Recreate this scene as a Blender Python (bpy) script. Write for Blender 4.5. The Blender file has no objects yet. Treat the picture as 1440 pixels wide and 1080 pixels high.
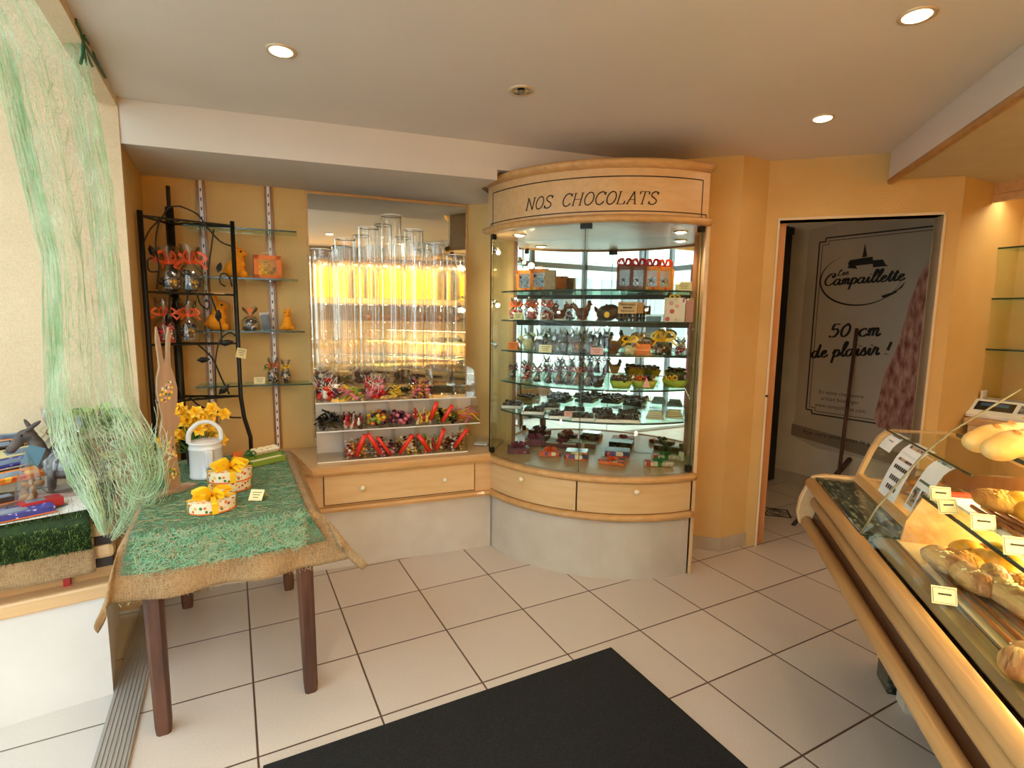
import bpy, bmesh, math, random
from mathutils import Vector, Matrix, Quaternion
from mathutils.noise import noise as pnoise
random.seed(7)
SC = bpy.context.scene
COL = SC.collection
PI = math.pi
R = math.radians

# ------------------------------------------------------------------ camera
F, EYE, YAW, PITCH, ROLL = 752.0, 1.45, .484, .1235, .0135
def cam_axes():
    cy, sy = math.cos(YAW), math.sin(YAW)
    f = Vector((sy*math.cos(PITCH), cy*math.cos(PITCH), -math.sin(PITCH)))
    r = Vector((cy, -sy, 0)); u = r.cross(f)
    c, s = math.cos(ROLL), math.sin(ROLL)
    return r*c + u*s, r*(-s) + u*c, f
RX, UX, FX = cam_axes()
cd = bpy.data.cameras.new('camera'); cam = bpy.data.objects.new('camera', cd); COL.objects.link(cam)
cd.sensor_width = 36; cd.lens = F/1440*36; cd.clip_start = .05
M3 = Matrix((RX, UX, -FX)).transposed()
cam.matrix_world = Matrix.Translation((0, 0, EYE)) @ M3.to_4x4()
SC.camera = cam

# ------------------------------------------------------------------ world, daylight, exposure
w = bpy.data.worlds.new('sky'); SC.world = w; w.use_nodes = True
bg = w.node_tree.nodes['Background']; bg.inputs[0].default_value = (.80, .90, 1, 1); bg.inputs[1].default_value = 9.0
SC.view_settings.view_transform = 'Standard'; SC.view_settings.look = 'None'
SC.view_settings.exposure = -0.27; SC.view_settings.gamma = 1
SC.cycles.max_bounces = 26; SC.cycles.diffuse_bounces = 5; SC.cycles.glossy_bounces = 6
SC.cycles.transmission_bounces = 24; SC.cycles.transparent_max_bounces = 40
SC.cycles.caustics_reflective = False; SC.cycles.caustics_refractive = False
SC.cycles.sample_clamp_indirect = 6
pl = None
def portal():
  pl = bpy.data.lights.new('street_daylight', 'AREA'); pl.shape = 'RECTANGLE'; pl.size = 3.3; pl.size_y = 3.9
  pl.energy = 1; pl.cycles.is_portal = True
  po = bpy.data.objects.new('street_daylight', pl); COL.objects.link(po)
  po.location = (-1.82, 1.05, 1.7); po.rotation_euler = (0, R(-90), 0)

def lamp(kind, name, loc, power, color, size=.05, rot=None, blend=.6, angle=150, sy=None):
    l = bpy.data.lights.new(name, kind); l.energy = power; l.color = color
    if kind == 'SPOT': l.spot_size = R(angle); l.spot_blend = blend; l.shadow_soft_size = size
    elif kind == 'POINT': l.shadow_soft_size = size
    else:
        l.size = size
        if sy: l.shape = 'RECTANGLE'; l.size_y = sy
    o = bpy.data.objects.new(name, l); COL.objects.link(o); o.location = loc
    if rot: o.rotation_euler = rot
    return o

# ------------------------------------------------------------------ geometry helpers
def ray(px, py): return RX*((px-720)/F) - UX*((py-540)/F) + FX
def at(px, py, z):
    d = ray(px, py); t = (z-EYE)/d.z; return Vector((0, 0, EYE)) + d*t
def on(px, py, p0, n):
    d = ray(px, py); c = Vector((0, 0, EYE)); n = Vector(n); p0 = Vector(p0)
    return c + d*(((p0-c).dot(n))/d.dot(n))
def lin(c):
    if isinstance(c, str): c = tuple(int(c[i:i+2], 16)/255 for i in (0, 2, 4))
    return tuple((x/12.92 if x <= .04045 else ((x+.055)/1.055)**2.4) for x in c[:3])

class MB:
    def __init__(s, T=None): s.v = []; s.f = []; s.mi = []; s.m = 0; s.T = T
    def add(s, vs, fs):
        b = len(s.v)
        s.v += [tuple(s.T @ Vector(p)) if s.T else tuple(p) for p in vs]
        s.f += [tuple(b+i for i in f) for f in fs]; s.mi += [s.m]*len(fs)
        return s
    def box(s, c, d, rz=0, rx=0, ry=0):
        m = Matrix.Translation(c) @ Matrix.Rotation(rz, 4, 'Z') @ Matrix.Rotation(ry, 4, 'Y') @ Matrix.Rotation(rx, 4, 'X')
        vs = [m @ Vector((x*d[0]/2, y*d[1]/2, z*d[2]/2)) for x in (-1, 1) for y in (-1, 1) for z in (-1, 1)]
        return s.add(vs, [(0,1,3,2),(4,6,7,5),(0,4,5,1),(2,3,7,6),(0,2,6,4),(1,5,7,3)])
    def bb(s, x0, x1, y0, y1, z0, z1): return s.box(((x0+x1)/2, (y0+y1)/2, (z0+z1)/2), (abs(x1-x0), abs(y1-y0), abs(z1-z0)))
    def prism(s, poly, z0, z1):
        n = len(poly)
        a = sum(poly[i][0]*poly[(i+1)%n][1]-poly[(i+1)%n][0]*poly[i][1] for i in range(n))
        if a < 0: poly = poly[::-1]
        vs = [(p[0], p[1], z0) for p in poly]+[(p[0], p[1], z1) for p in poly]
        return s.add(vs, [tuple(range(n))[::-1], tuple(range(n, 2*n))]+[(i, (i+1)%n, n+(i+1)%n, n+i) for i in range(n)])
    def extr(s, prof, x0, x1):           # profile in (y,z), pushed along x
        n = len(prof)
        vs = [(x0, p[0], p[1]) for p in prof]+[(x1, p[0], p[1]) for p in prof]
        return s.add(vs, [tuple(range(n))[::-1], tuple(range(n, 2*n))]+[(i, (i+1)%n, n+(i+1)%n, n+i) for i in range(n)])
    def tube(s, pts, r, n=6, cap=True):
        pts = [Vector(p) for p in pts]; k = len(pts)
        if k < 2: return s
        rs = r if isinstance(r, (list, tuple)) else [r]*k
        up = None; rings = []
        for i in range(k):
            t = (pts[min(i+1, k-1)]-pts[max(i-1, 0)])
            if t.length < 1e-9: t = Vector((0, 0, 1))
            t.normalize()
            if up is None: up = t.orthogonal().normalized()
            else:
                up = up - t*up.dot(t)
                up = up.normalized() if up.length > 1e-6 else t.orthogonal().normalized()
            b = t.cross(up)
            rings += [pts[i]+(up*math.cos(2*PI*j/n)+b*math.sin(2*PI*j/n))*rs[i] for j in range(n)]
        fs = [(i*n+j, i*n+(j+1)%n, (i+1)*n+(j+1)%n, (i+1)*n+j) for i in range(k-1) for j in range(n)]
        if cap: fs += [tuple(range(n))[::-1], tuple((k-1)*n+j for j in range(n))]
        return s.add(rings, fs)
    def lathe(s, prof, c=(0, 0, 0), n=24, sx=1, sy=1, cap=False):
        k = len(prof)
        vs = [(c[0]+p[0]*sx*math.cos(2*PI*j/n), c[1]+p[0]*sy*math.sin(2*PI*j/n), c[2]+p[1]) for p in prof for j in range(n)]
        fs = [(i*n+j, i*n+(j+1)%n, (i+1)*n+(j+1)%n, (i+1)*n+j) for i in range(k-1) for j in range(n)]
        if cap: fs += [tuple(range(n))[::-1], tuple((k-1)*n+j for j in range(n))]
        return s.add(vs, fs)
    def ell(s, c, r, rot=None, nu=12, nv=8):
        m = Matrix.Translation(c) @ ((rot if rot else Matrix.Identity(4)) @ Matrix.Diagonal((*r, 1)))
        vs = [m @ Vector((0, 0, -1))]
        for i in range(1, nv):
            a = -PI/2+PI*i/nv
            vs += [m @ Vector((math.cos(a)*math.cos(2*PI*j/nu), math.cos(a)*math.sin(2*PI*j/nu), math.sin(a))) for j in range(nu)]
        vs.append(m @ Vector((0, 0, 1))); L = len(vs)-1
        fs = [(0, 1+(j+1)%nu, 1+j) for j in range(nu)]
        for i in range(nv-2): fs += [(1+i*nu+j, 1+i*nu+(j+1)%nu, 1+(i+1)*nu+(j+1)%nu, 1+(i+1)*nu+j) for j in range(nu)]
        fs += [(L, 1+(nv-2)*nu+j, 1+(nv-2)*nu+(j+1)%nu) for j in range(nu)]
        return s.add(vs, fs)
    def strip(s, pts, w, n=(0, 0, 1)):   # flat ribbon along pts with width list, facing n
        pts = [Vector(p) for p in pts]; k = len(pts); n = Vector(n); vs = []
        ws = w if isinstance(w, (list, tuple)) else [w]*k
        for i in range(k):
            t = (pts[min(i+1, k-1)]-pts[max(i-1, 0)]).normalized(); q = t.cross(n)
            if q.length < 1e-6: q = t.orthogonal()
            q.normalize(); vs += [pts[i]-q*ws[i]/2, pts[i]+q*ws[i]/2]
        return s.add(vs, [(2*i, 2*i+1, 2*i+3, 2*i+2) for i in range(k-1)])
    def arcsweep(s, prof, a0, a1, c, n=40):   # profile [(r,z)] swept about c
        k = len(prof); vs = []
        for i in range(n+1):
            a = a0+(a1-a0)*i/n
            vs += [(c[0]+p[0]*math.cos(a), c[1]+p[0]*math.sin(a), p[1]) for p in prof]
        fs = [(i*k+j, i*k+(j+1)%k, (i+1)*k+(j+1)%k, (i+1)*k+j) for i in range(n) for j in range(k)]
        fs += [tuple(range(k))[::-1], tuple(n*k+j for j in range(k))]
        return s.add(vs, fs)
    def build(s, name, mat, parent=None, smooth=False, bevel=0, solid=0, sub=0, remesh=0, label=None, kind=None):
        me = bpy.data.meshes.new(name); me.from_pydata(s.v, [], s.f)
        for m in (mat if isinstance(mat, (list, tuple)) else [mat]): me.materials.append(m)
        if max(s.mi, default=0): me.polygons.foreach_set('material_index', s.mi)
        bm = bmesh.new(); bm.from_mesh(me); bmesh.ops.recalc_face_normals(bm, faces=bm.faces); bm.to_mesh(me); bm.free()
        me.update()
        if smooth is True: me.polygons.foreach_set('use_smooth', [True]*len(me.polygons))
        elif smooth: me.shade_auto = None
        o = bpy.data.objects.new(name, me); COL.objects.link(o)
        if parent: o.parent = parent
        if remesh:
            m = o.modifiers.new('r', 'REMESH'); m.mode = 'VOXEL'; m.voxel_size = remesh; m.use_smooth_shade = True
            m2 = o.modifiers.new('s', 'SMOOTH'); m2.iterations = 4; m2.factor = .6
        if bevel: m = o.modifiers.new('b', 'BEVEL'); m.width = bevel; m.segments = 2; m.limit_method = 'ANGLE'
        if solid: m = o.modifiers.new('t', 'SOLIDIFY'); m.thickness = solid; m.offset = 0
        if sub: m = o.modifiers.new('u', 'SUBSURF'); m.levels = sub; m.render_levels = sub
        if label: o['label'] = label
        if kind: o['kind'] = kind
        return o

def tag(o, label, cat, group=None, kind=None):
    o['label'] = label; o['category'] = cat
    if group: o['group'] = group
    if kind: o['kind'] = kind
    return o
def thing(name, label, cat, loc=(0, 0, 0), rz=0, group=None):
    o = bpy.data.objects.new(name, None); COL.objects.link(o); o.empty_display_size = .05
    o.location = loc; o.rotation_euler = (0, 0, rz)
    return tag(o, label, cat, group)
def struct(o): o['kind'] = 'structure'; return o
def kids(o): return [c for c in bpy.data.objects if c.parent == o]
def dup(o, loc=None, rz=None, label=None, group=None, scale=None):
    c = o.copy(); COL.objects.link(c)
    if loc is not None: c.location = loc
    if rz is not None: c.rotation_euler = (c.rotation_euler[0], c.rotation_euler[1], rz)
    if scale is not None: c.scale = scale if isinstance(scale, tuple) else (scale,)*3
    if label: c['label'] = label
    if group: c['group'] = group
    for ch in kids(o):
        d = ch.copy(); COL.objects.link(d); d.parent = c
        for g in kids(ch):
            e = g.copy(); COL.objects.link(e); e.parent = d
    return c
def crom(pts, k=6):
    pts = [Vector(p) for p in pts]; out = []
    for i in range(len(pts)-1):
        a, b, c, d = pts[max(i-1, 0)], pts[i], pts[i+1], pts[min(i+2, len(pts)-1)]
        for j in range(k):
            t = j/k
            out.append(.5*((2*b)+(c-a)*t+(2*a-5*b+4*c-d)*t*t+(-a+3*b-3*c+d)*t**3))
    out.append(pts[-1]); return out
def rnd(a, b): return random.uniform(a, b)
ORD = ['leftmost', 'second from the left', 'third from the left', 'fourth from the left', 'fifth from the left', 'sixth from the left', 'rightmost']

# ------------------------------------------------------------------ materials
def newmat(name):
    m = bpy.data.materials.new(name); m.use_nodes = True; nt = m.node_tree
    return m, nt, nt.nodes['Principled BSDF']
def N(nt, t, **k):
    n = nt.nodes.new(t)
    for a, b in k.items():
        if a.startswith('i_'):
            key = a[2:]; n.inputs[int(key) if key.isdigit() else key].default_value = b
        else: setattr(n, a, b)
    return n
def pm(name, col, rough=.5, metal=0, col2=None, vs=8, stretch=None, bump=0, bs=60, spec=.5, detail=3, contrast=(.35, .65), coat=0, alpha=1):
    m, nt, p = newmat(name); c = lin(col)
    p.inputs['Base Color'].default_value = (*c, 1); p.inputs['Roughness'].default_value = rough
    p.inputs['Metallic'].default_value = metal; p.inputs['Specular IOR Level'].default_value = spec
    p.inputs['Coat Weight'].default_value = coat
    tc = N(nt, 'ShaderNodeTexCoord')
    mp = N(nt, 'ShaderNodeMapping'); nt.links.new(tc.outputs['Object'], mp.inputs[0])
    if stretch: mp.inputs['Scale'].default_value = stretch
    nz = N(nt, 'ShaderNodeTexNoise', i_Scale=vs, i_Detail=detail); nt.links.new(mp.outputs[0], nz.inputs['Vector'])
    rp = N(nt, 'ShaderNodeValToRGB'); nt.links.new(nz.outputs[0], rp.inputs[0])
    c2 = lin(col2) if col2 else tuple(x*.93 for x in c)
    rp.color_ramp.elements[0].position = contrast[0]; rp.color_ramp.elements[1].position = contrast[1]
    rp.color_ramp.elements[0].color = (*c, 1); rp.color_ramp.elements[1].color = (*c2, 1)
    nt.links.new(rp.outputs[0], p.inputs['Base Color'])
    if bump:
        b = N(nt, 'ShaderNodeTexNoise', i_Scale=bs, i_Detail=4); nt.links.new(mp.outputs[0], b.inputs['Vector'])
        bp = N(nt, 'ShaderNodeBump', i_Strength=bump, i_Distance=.01); nt.links.new(b.outputs[0], bp.inputs['Height'])
        nt.links.new(bp.outputs[0], p.inputs['Normal'])
    if alpha < 1: p.inputs['Alpha'].default_value = alpha
    return m
def wood(name, a, b, stretch=(1, 12, 12), rough=.35, vs=3, coat=.15):
    return pm(name, a, rough, col2=b, vs=vs, stretch=stretch, detail=6, contrast=(.3, .75), bump=.05, bs=30, coat=coat)
def glassm(name, tint=(.97, 1, .98), rough=.0, base=.03, edge=.6, power=5.0):
    """thin clear sheet: see-through, with reflections that grow at grazing angles"""
    m, nt, p = newmat(name); nt.nodes.remove(p)
    tr = N(nt, 'ShaderNodeBsdfTransparent'); tr.inputs[0].default_value = (*tint, 1)
    gl = N(nt, 'ShaderNodeBsdfGlossy'); gl.inputs['Roughness'].default_value = rough
    lw = N(nt, 'ShaderNodeLayerWeight', i_Blend=.5)
    pw = N(nt, 'ShaderNodeMath', operation='POWER'); pw.inputs[1].default_value = power
    nt.links.new(lw.outputs['Facing'], pw.inputs[0])
    mr = N(nt, 'ShaderNodeMapRange'); mr.inputs['To Min'].default_value = base; mr.inputs['To Max'].default_value = edge
    nt.links.new(pw.outputs[0], mr.inputs['Value'])
    mx = N(nt, 'ShaderNodeMixShader'); nt.links.new(mr.outputs[0], mx.inputs[0])
    nt.links.new(tr.outputs[0], mx.inputs[1]); nt.links.new(gl.outputs[0], mx.inputs[2])
    nt.links.new(mx.outputs[0], nt.nodes['Material Output'].inputs[0])
    return m
def emis(name, col, s):
    m, nt, p = newmat(name); p.inputs['Base Color'].default_value = (*lin(col), 1)
    p.inputs['Emission Color'].default_value = (*lin(col), 1); p.inputs['Emission Strength'].default_value = s
    return m

MT = {}
MT['wall'] = pm('yellow_wallpaint', 'DAB676', .75, col2='D4AE6C', vs=3, bump=.25, bs=140)
MT['walldark'] = pm('back_room_paint', 'B7AC98', .8)
MT['ceil'] = pm('ceiling_paint', 'D8CEC4', .9, col2='D4CABF', vs=1.5)
MT['beech'] = wood('beech_veneer', 'DAB484', 'CFA774')
MT['beechdk'] = wood('beech_trim', 'D2A56C', 'BC8E56', rough=.42, coat=.1)
MT['plate'] = wood('pale_veneer', 'DDBB8A', 'D3AE79', stretch=(1.5, 1.5, 14))
MT['lam'] = pm('beige_laminate', 'CEC6B8', .45, col2='C6BCAC', vs=6)
MT['knob'] = pm('cream_porcelain', 'F0E2C0', .2)
MT['oak'] = wood('red_brown_wood', '68402A', '351C12', stretch=(9, 9, 1), rough=.6)
MT['doorwood'] = wood('orange_door_wood', 'C98A50', 'B87840', stretch=(9, 9, 1))
MT['black'] = pm('black_iron', '15130F', .45, spec=.4)
MT['line'] = pm('dark_joint', '2A1A0E', .7)
MT['ink'] = pm('dark_brown_ink', '2C1D12', .6)
MT['whitepl'] = pm('white_plastic', 'EDEBE4', .35)
MT['glass'] = glassm('clear_glass')
MT['glassg'] = glassm('shelf_glass', (.80, .95, .88), base=.06)
MT['gedge'] = pm('glass_edge_green', '1F3A30', .15)
MT['acryl'] = glassm('clear_acrylic', (.985, .99, .985), base=.05, edge=.6, power=3)
MT['tube'] = glassm('clear_tube', (.985, .99, .985), base=.05, edge=.9, power=2.4)
m_, nt_, p_ = newmat('clear_tube_glass'); p_.inputs['Transmission Weight'].default_value = 1; p_.inputs['Roughness'].default_value = 0; p_.inputs['IOR'].default_value = 1.46; p_.inputs['Base Color'].default_value = (.985, .99, .985, 1); MT['tube'] = m_
MT['cello'] = glassm('cellophane', (.96, .97, .98), rough=.12, base=.10, edge=.7, power=1.6)
MT['mirror'] = pm('mirror_silver', 'E8ECE6', .01, metal=1, vs=1, col2='E8ECE6')
MT['marble'] = pm('green_black_marble', '20261F', .15, col2='8A8C74', vs=22, stretch=(1, 3, 3), contrast=(.45, .85), detail=9)
MT['olive'] = pm('olive_metal_profile', '8C7A5A', .4, metal=.4, vs=5)
MT['chrome'] = pm('chrome', 'D8D8D4', .12, metal=1)
MT['brownlam'] = pm('glossy_brown_panel', '4A2A18', .22, spec=.3)
MT['choc'] = pm('dark_chocolate', '2B150C', .35, col2='3A1F12', vs=40, bump=.3, bs=60)
MT['chocm'] = pm('milk_chocolate', '5B2E18', .35, col2='6E3B20', vs=30)
MT['rib_or'] = pm('orange_ribbon', 'E8622A', .45)
MT['rib_ye'] = pm('yellow_ribbon', 'F8C81E', .4)
MT['rib_pu'] = pm('plum_ribbon', '7A2E48', .4)
MT['rib_gr'] = pm('green_ribbon', '1E7A38', .4)
MT['rib_rd'] = pm('red_ribbon', 'B8262A', .4)
MT['or_flock'] = pm('orange_flocking', 'F59A14', .9, bump=.3, bs=200)
MT['cream'] = pm('cream_card', 'EBDFA8', .7)
MT['pink'] = pm('pale_pink_card', 'E8A89A', .7)
MT['orcard'] = pm('orange_card', 'E5742A', .6)
MT['paper'] = pm('white_paper', 'EFECE6', .7)
MT['red'] = pm('red_plastic', 'E0361C', .3)
MT['bread'] = pm('golden_bread', 'DE9E40', .6, col2='A8621E', vs=12, stretch=(1, 2.5, 1), bump=.7, bs=40, contrast=(.35, .7))
MT['bread2'] = pm('sugared_pastry', '96602E', .5, col2='CDA468', vs=14, stretch=(1, 3, 1), bump=.8, bs=40, contrast=(.42, .62))
MT['bread3'] = pm('egg_yellow_brioche', 'F2AC28', .4, col2='C47A14', vs=12, bump=.4, bs=30)
MT['rattan'] = wood('rattan_cane', 'A8692C', '7C4418', stretch=(1, 20, 20), rough=.5)
MT['green'] = pm('leaf_green', '5E8C34', .5, col2='3F6B22', vs=20)
MT['dgreen'] = pm('grass_green', '2E4A1E', .8, col2='3F6228', vs=60)
def tile_mat(name, a, b, grout, size, ox, oy, gap=.0035, rough=.32):
    m, nt, p = newmat(name); L = nt.links
    g = N(nt, 'ShaderNodeNewGeometry'); sx = N(nt, 'ShaderNodeSeparateXYZ'); L.new(g.outputs['Position'], sx.inputs[0])
    es = []; cells = []
    for ax, o in ((0, ox), (1, oy)):
        s = N(nt, 'ShaderNodeMath', operation='SUBTRACT'); L.new(sx.outputs[ax], s.inputs[0]); s.inputs[1].default_value = o
        d = N(nt, 'ShaderNodeMath', operation='DIVIDE'); L.new(s.outputs[0], d.inputs[0]); d.inputs[1].default_value = size
        fl = N(nt, 'ShaderNodeMath', operation='FLOOR'); L.new(d.outputs[0], fl.inputs[0]); cells.append(fl)
        pp = N(nt, 'ShaderNodeMath', operation='PINGPONG'); L.new(d.outputs[0], pp.inputs[0]); pp.inputs[1].default_value = .5
        es.append(pp)
    mn = N(nt, 'ShaderNodeMath', operation='MINIMUM'); L.new(es[0].outputs[0], mn.inputs[0]); L.new(es[1].outputs[0], mn.inputs[1])
    lt = N(nt, 'ShaderNodeMapRange'); lt.inputs['From Min'].default_value = gap/size*.7; lt.inputs['From Max'].default_value = gap/size*1.3
    L.new(mn.outputs[0], lt.inputs['Value'])
    cb = N(nt, 'ShaderNodeCombineXYZ'); L.new(cells[0].outputs[0], cb.inputs[0]); L.new(cells[1].outputs[0], cb.inputs[1])
    wn = N(nt, 'ShaderNodeTexWhiteNoise'); L.new(cb.outputs[0], wn.inputs['Vector'])
    nz = N(nt, 'ShaderNodeTexNoise', i_Scale=160, i_Detail=2); L.new(g.outputs['Position'], nz.inputs['Vector'])
    ad = N(nt, 'ShaderNodeMath', operation='MULTIPLY_ADD'); L.new(wn.outputs['Value'], ad.inputs[0]); ad.inputs[1].default_value = .35; L.new(nz.outputs[0], ad.inputs[2])
    mr = N(nt, 'ShaderNodeMapRange'); L.new(ad.outputs[0], mr.inputs['Value']); mr.inputs['From Min'].default_value = .4; mr.inputs['From Max'].default_value = 1
    mx = N(nt, 'ShaderNodeMix', data_type='RGBA'); L.new(mr.outputs[0], mx.inputs[0])
    mx.inputs[6].default_value = (*lin(a), 1); mx.inputs[7].default_value = (*lin(b), 1)
    m2 = N(nt, 'ShaderNodeMix', data_type='RGBA'); L.new(lt.outputs[0], m2.inputs[0])
    m2.inputs[6].default_value = (*lin(grout), 1); L.new(mx.outputs[2], m2.inputs[7])
    L.new(m2.outputs[2], p.inputs['Base Color']); p.inputs['Roughness'].default_value = rough
    bp = N(nt, 'ShaderNodeBump', i_Strength=.5, i_Distance=.002); L.new(lt.outputs[0], bp.inputs['Height']); L.new(bp.outputs[0], p.inputs['Normal'])
    return m
MT['floor'] = tile_mat('beige_floor_tile', 'D4C8BC', 'C6B8AA', '5A4234', .406, .017, 3.0137)
MT['bayfloor'] = tile_mat('bay_floor_tile', 'D8D4CE', 'CFCAC4', '6A6058', .406, .017, 3.0137)

def weave_mat(name, a, b, fine=420, slow=26, bump=.6, rough=.9, big=9, rot=None, lo=.36, hi=.66):
    """two crossing sets of uneven threads"""
    m, nt, p = newmat(name); L = nt.links
    tc = N(nt, 'ShaderNodeTexCoord'); outs = []
    for sc in ((fine, slow, slow), (slow, fine, fine)):
        r0 = N(nt, 'ShaderNodeMapping'); L.new(tc.outputs['Object'], r0.inputs[0])
        if rot: r0.inputs['Rotation'].default_value = rot
        mp = N(nt, 'ShaderNodeMapping'); L.new(r0.outputs[0], mp.inputs[0]); mp.inputs['Scale'].default_value = sc
        nz = N(nt, 'ShaderNodeTexNoise', i_Scale=1, i_Detail=1); L.new(mp.outputs[0], nz.inputs['Vector']); outs.append(nz)
    mu = N(nt, 'ShaderNodeMath', operation='MAXIMUM'); L.new(outs[0].outputs[0], mu.inputs[0]); L.new(outs[1].outputs[0], mu.inputs[1])
    nb = N(nt, 'ShaderNodeTexNoise', i_Scale=big, i_Detail=4); L.new(tc.outputs['Object'], nb.inputs['Vector'])
    ad = N(nt, 'ShaderNodeMath', operation='MULTIPLY_ADD'); L.new(nb.outputs[0], ad.inputs[0]); ad.inputs[1].default_value = .35; L.new(mu.outputs[0], ad.inputs[2])
    mr = N(nt, 'ShaderNodeMapRange'); L.new(ad.outputs[0], mr.inputs['Value']); mr.inputs['From Min'].default_value = lo+.17; mr.inputs['From Max'].default_value = hi+.17
    mx = N(nt, 'ShaderNodeMix', data_type='RGBA'); L.new(mr.outputs[0], mx.inputs[0])
    mx.inputs[6].default_value = (*lin(a), 1); mx.inputs[7].default_value = (*lin(b), 1)
    L.new(mx.outputs[2], p.inputs['Base Color']); p.inputs['Roughness'].default_value = rough
    bp = N(nt, 'ShaderNodeBump', i_Strength=bump, i_Distance=.002); L.new(mu.outputs[0], bp.inputs['Height']); L.new(bp.outputs[0], p.inputs['Normal'])
    return m
MT['burlap'] = weave_mat('burlap_weave', '745A3C', 'AC8E66', 620, 50)
MT['wallpaper'] = weave_mat('textured_wallpaper', 'D0BA98', 'DECAAA', 210, 60, bump=.5, rot=(R(40), 0, 0), lo=.3, hi=.75)
MT['matt'] = pm('black_ribbed_carpet', '131214', .95, col2='302F30', vs=260, bump=1, bs=300, contrast=(.45, .75))

def fibre_mat(name, cols, scale=9, alpha=None, rough=.8, fs=(38, 70), trans=0, fib=None):
    """random fibres: warped ridged noise, optional holes between them"""
    m, nt, p = newmat(name); L = nt.links
    tc = N(nt, 'ShaderNodeTexCoord')
    nz = N(nt, 'ShaderNodeTexNoise', i_Scale=scale, i_Detail=6, i_Distortion=0); L.new(tc.outputs['Object'], nz.inputs['Vector'])
    rp = N(nt, 'ShaderNodeValToRGB'); L.new(nz.outputs[0], rp.inputs[0]); e = rp.color_ramp.elements
    e[0].position = .3; e[0].color = (*lin(cols[0]), 1); e[1].position = .7; e[1].color = (*lin(cols[-1]), 1)
    for i, c in enumerate(cols[1:-1]): q = e.new(.3+.4*(i+1)/(len(cols)-1)); q.color = (*lin(c), 1)
    hs = []
    for sc in fs:
        n2 = N(nt, 'ShaderNodeTexNoise', i_Scale=sc, i_Detail=2, i_Distortion=.8); L.new(tc.outputs['Object'], n2.inputs['Vector'])
        s = N(nt, 'ShaderNodeMath', operation='SUBTRACT'); L.new(n2.outputs[0], s.inputs[0]); s.inputs[1].default_value = .5
        ab = N(nt, 'ShaderNodeMath', operation='ABSOLUTE'); L.new(s.outputs[0], ab.inputs[0])
        r = N(nt, 'ShaderNodeMapRange'); L.new(ab.outputs[0], r.inputs['Value']); r.inputs['From Max'].default_value = .06; r.inputs['To Min'].default_value = 1; r.inputs['To Max'].default_value = 0
        hs.append(r)
    mxx = N(nt, 'ShaderNodeMath', operation='MAXIMUM'); L.new(hs[0].outputs[0], mxx.inputs[0]); L.new(hs[1].outputs[0], mxx.inputs[1])
    if fib:
        mc = N(nt, 'ShaderNodeMix', data_type='RGBA'); L.new(mxx.outputs[0], mc.inputs[0]); L.new(rp.outputs[0], mc.inputs[6]); mc.inputs[7].default_value = (*lin(fib), 1); L.new(mc.outputs[2], p.inputs['Base Color'])
    else: L.new(rp.outputs[0], p.inputs['Base Color'])
    p.inputs['Roughness'].default_value = rough
    bp = N(nt, 'ShaderNodeBump', i_Strength=.9, i_Distance=.004); L.new(mxx.outputs[0], bp.inputs['Height']); L.new(bp.outputs[0], p.inputs['Normal'])
    if alpha is not None:
        am = N(nt, 'ShaderNodeMapRange'); L.new(mxx.outputs[0], am.inputs['Value']); am.inputs['To Min'].default_value = alpha[0]; am.inputs['To Max'].default_value = alpha[1]
        L.new(am.outputs[0], p.inputs['Alpha'])
    return m
MT['fleece'] = fibre_mat('green_sisal_fleece', ['2C663E', '50784A', '80765A', '48805A', '356E4A'], 22, fs=(70, 130), fib='7AA684')
MT['netsheet'] = fibre_mat('pale_green_web', ['E4ECDE', 'F2F6EC', 'D8E8D2'], 6, alpha=(.0, .17), fs=(50, 90))
MT['strand'] = pm('pale_green_fibre', 'E6F2DE', .5, col2='C0DEB6', vs=9)
for k_ in ('strand', 'netsheet'):      # thin fibres let light through
    nt_ = MT[k_].node_tree; p_ = nt_.nodes['Principled BSDF']; p_.inputs['Transmission Weight'].default_value = 0
    tl_ = nt_.nodes.new('ShaderNodeBsdfTranslucent'); src = p_.inputs['Base Color'].links[0].from_socket; nt_.links.new(src, tl_.inputs[0])
    mx_ = nt_.nodes.new('ShaderNodeMixShader'); mx_.inputs[0].default_value = .5 if k_ == 'strand' else .12; nt_.links.new(p_.outputs[0], mx_.inputs[1]); nt_.links.new(tl_.outputs[0], mx_.inputs[2])
    nt_.links.new(mx_.outputs[0], nt_.nodes['Material Output'].inputs[0])
MT['strand2'] = pm('mint_fibre', '58B088', .6, col2='8AC4A0', vs=30)
MT['straw'] = pm('straw_fibre', 'C4B48A', .7)

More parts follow.
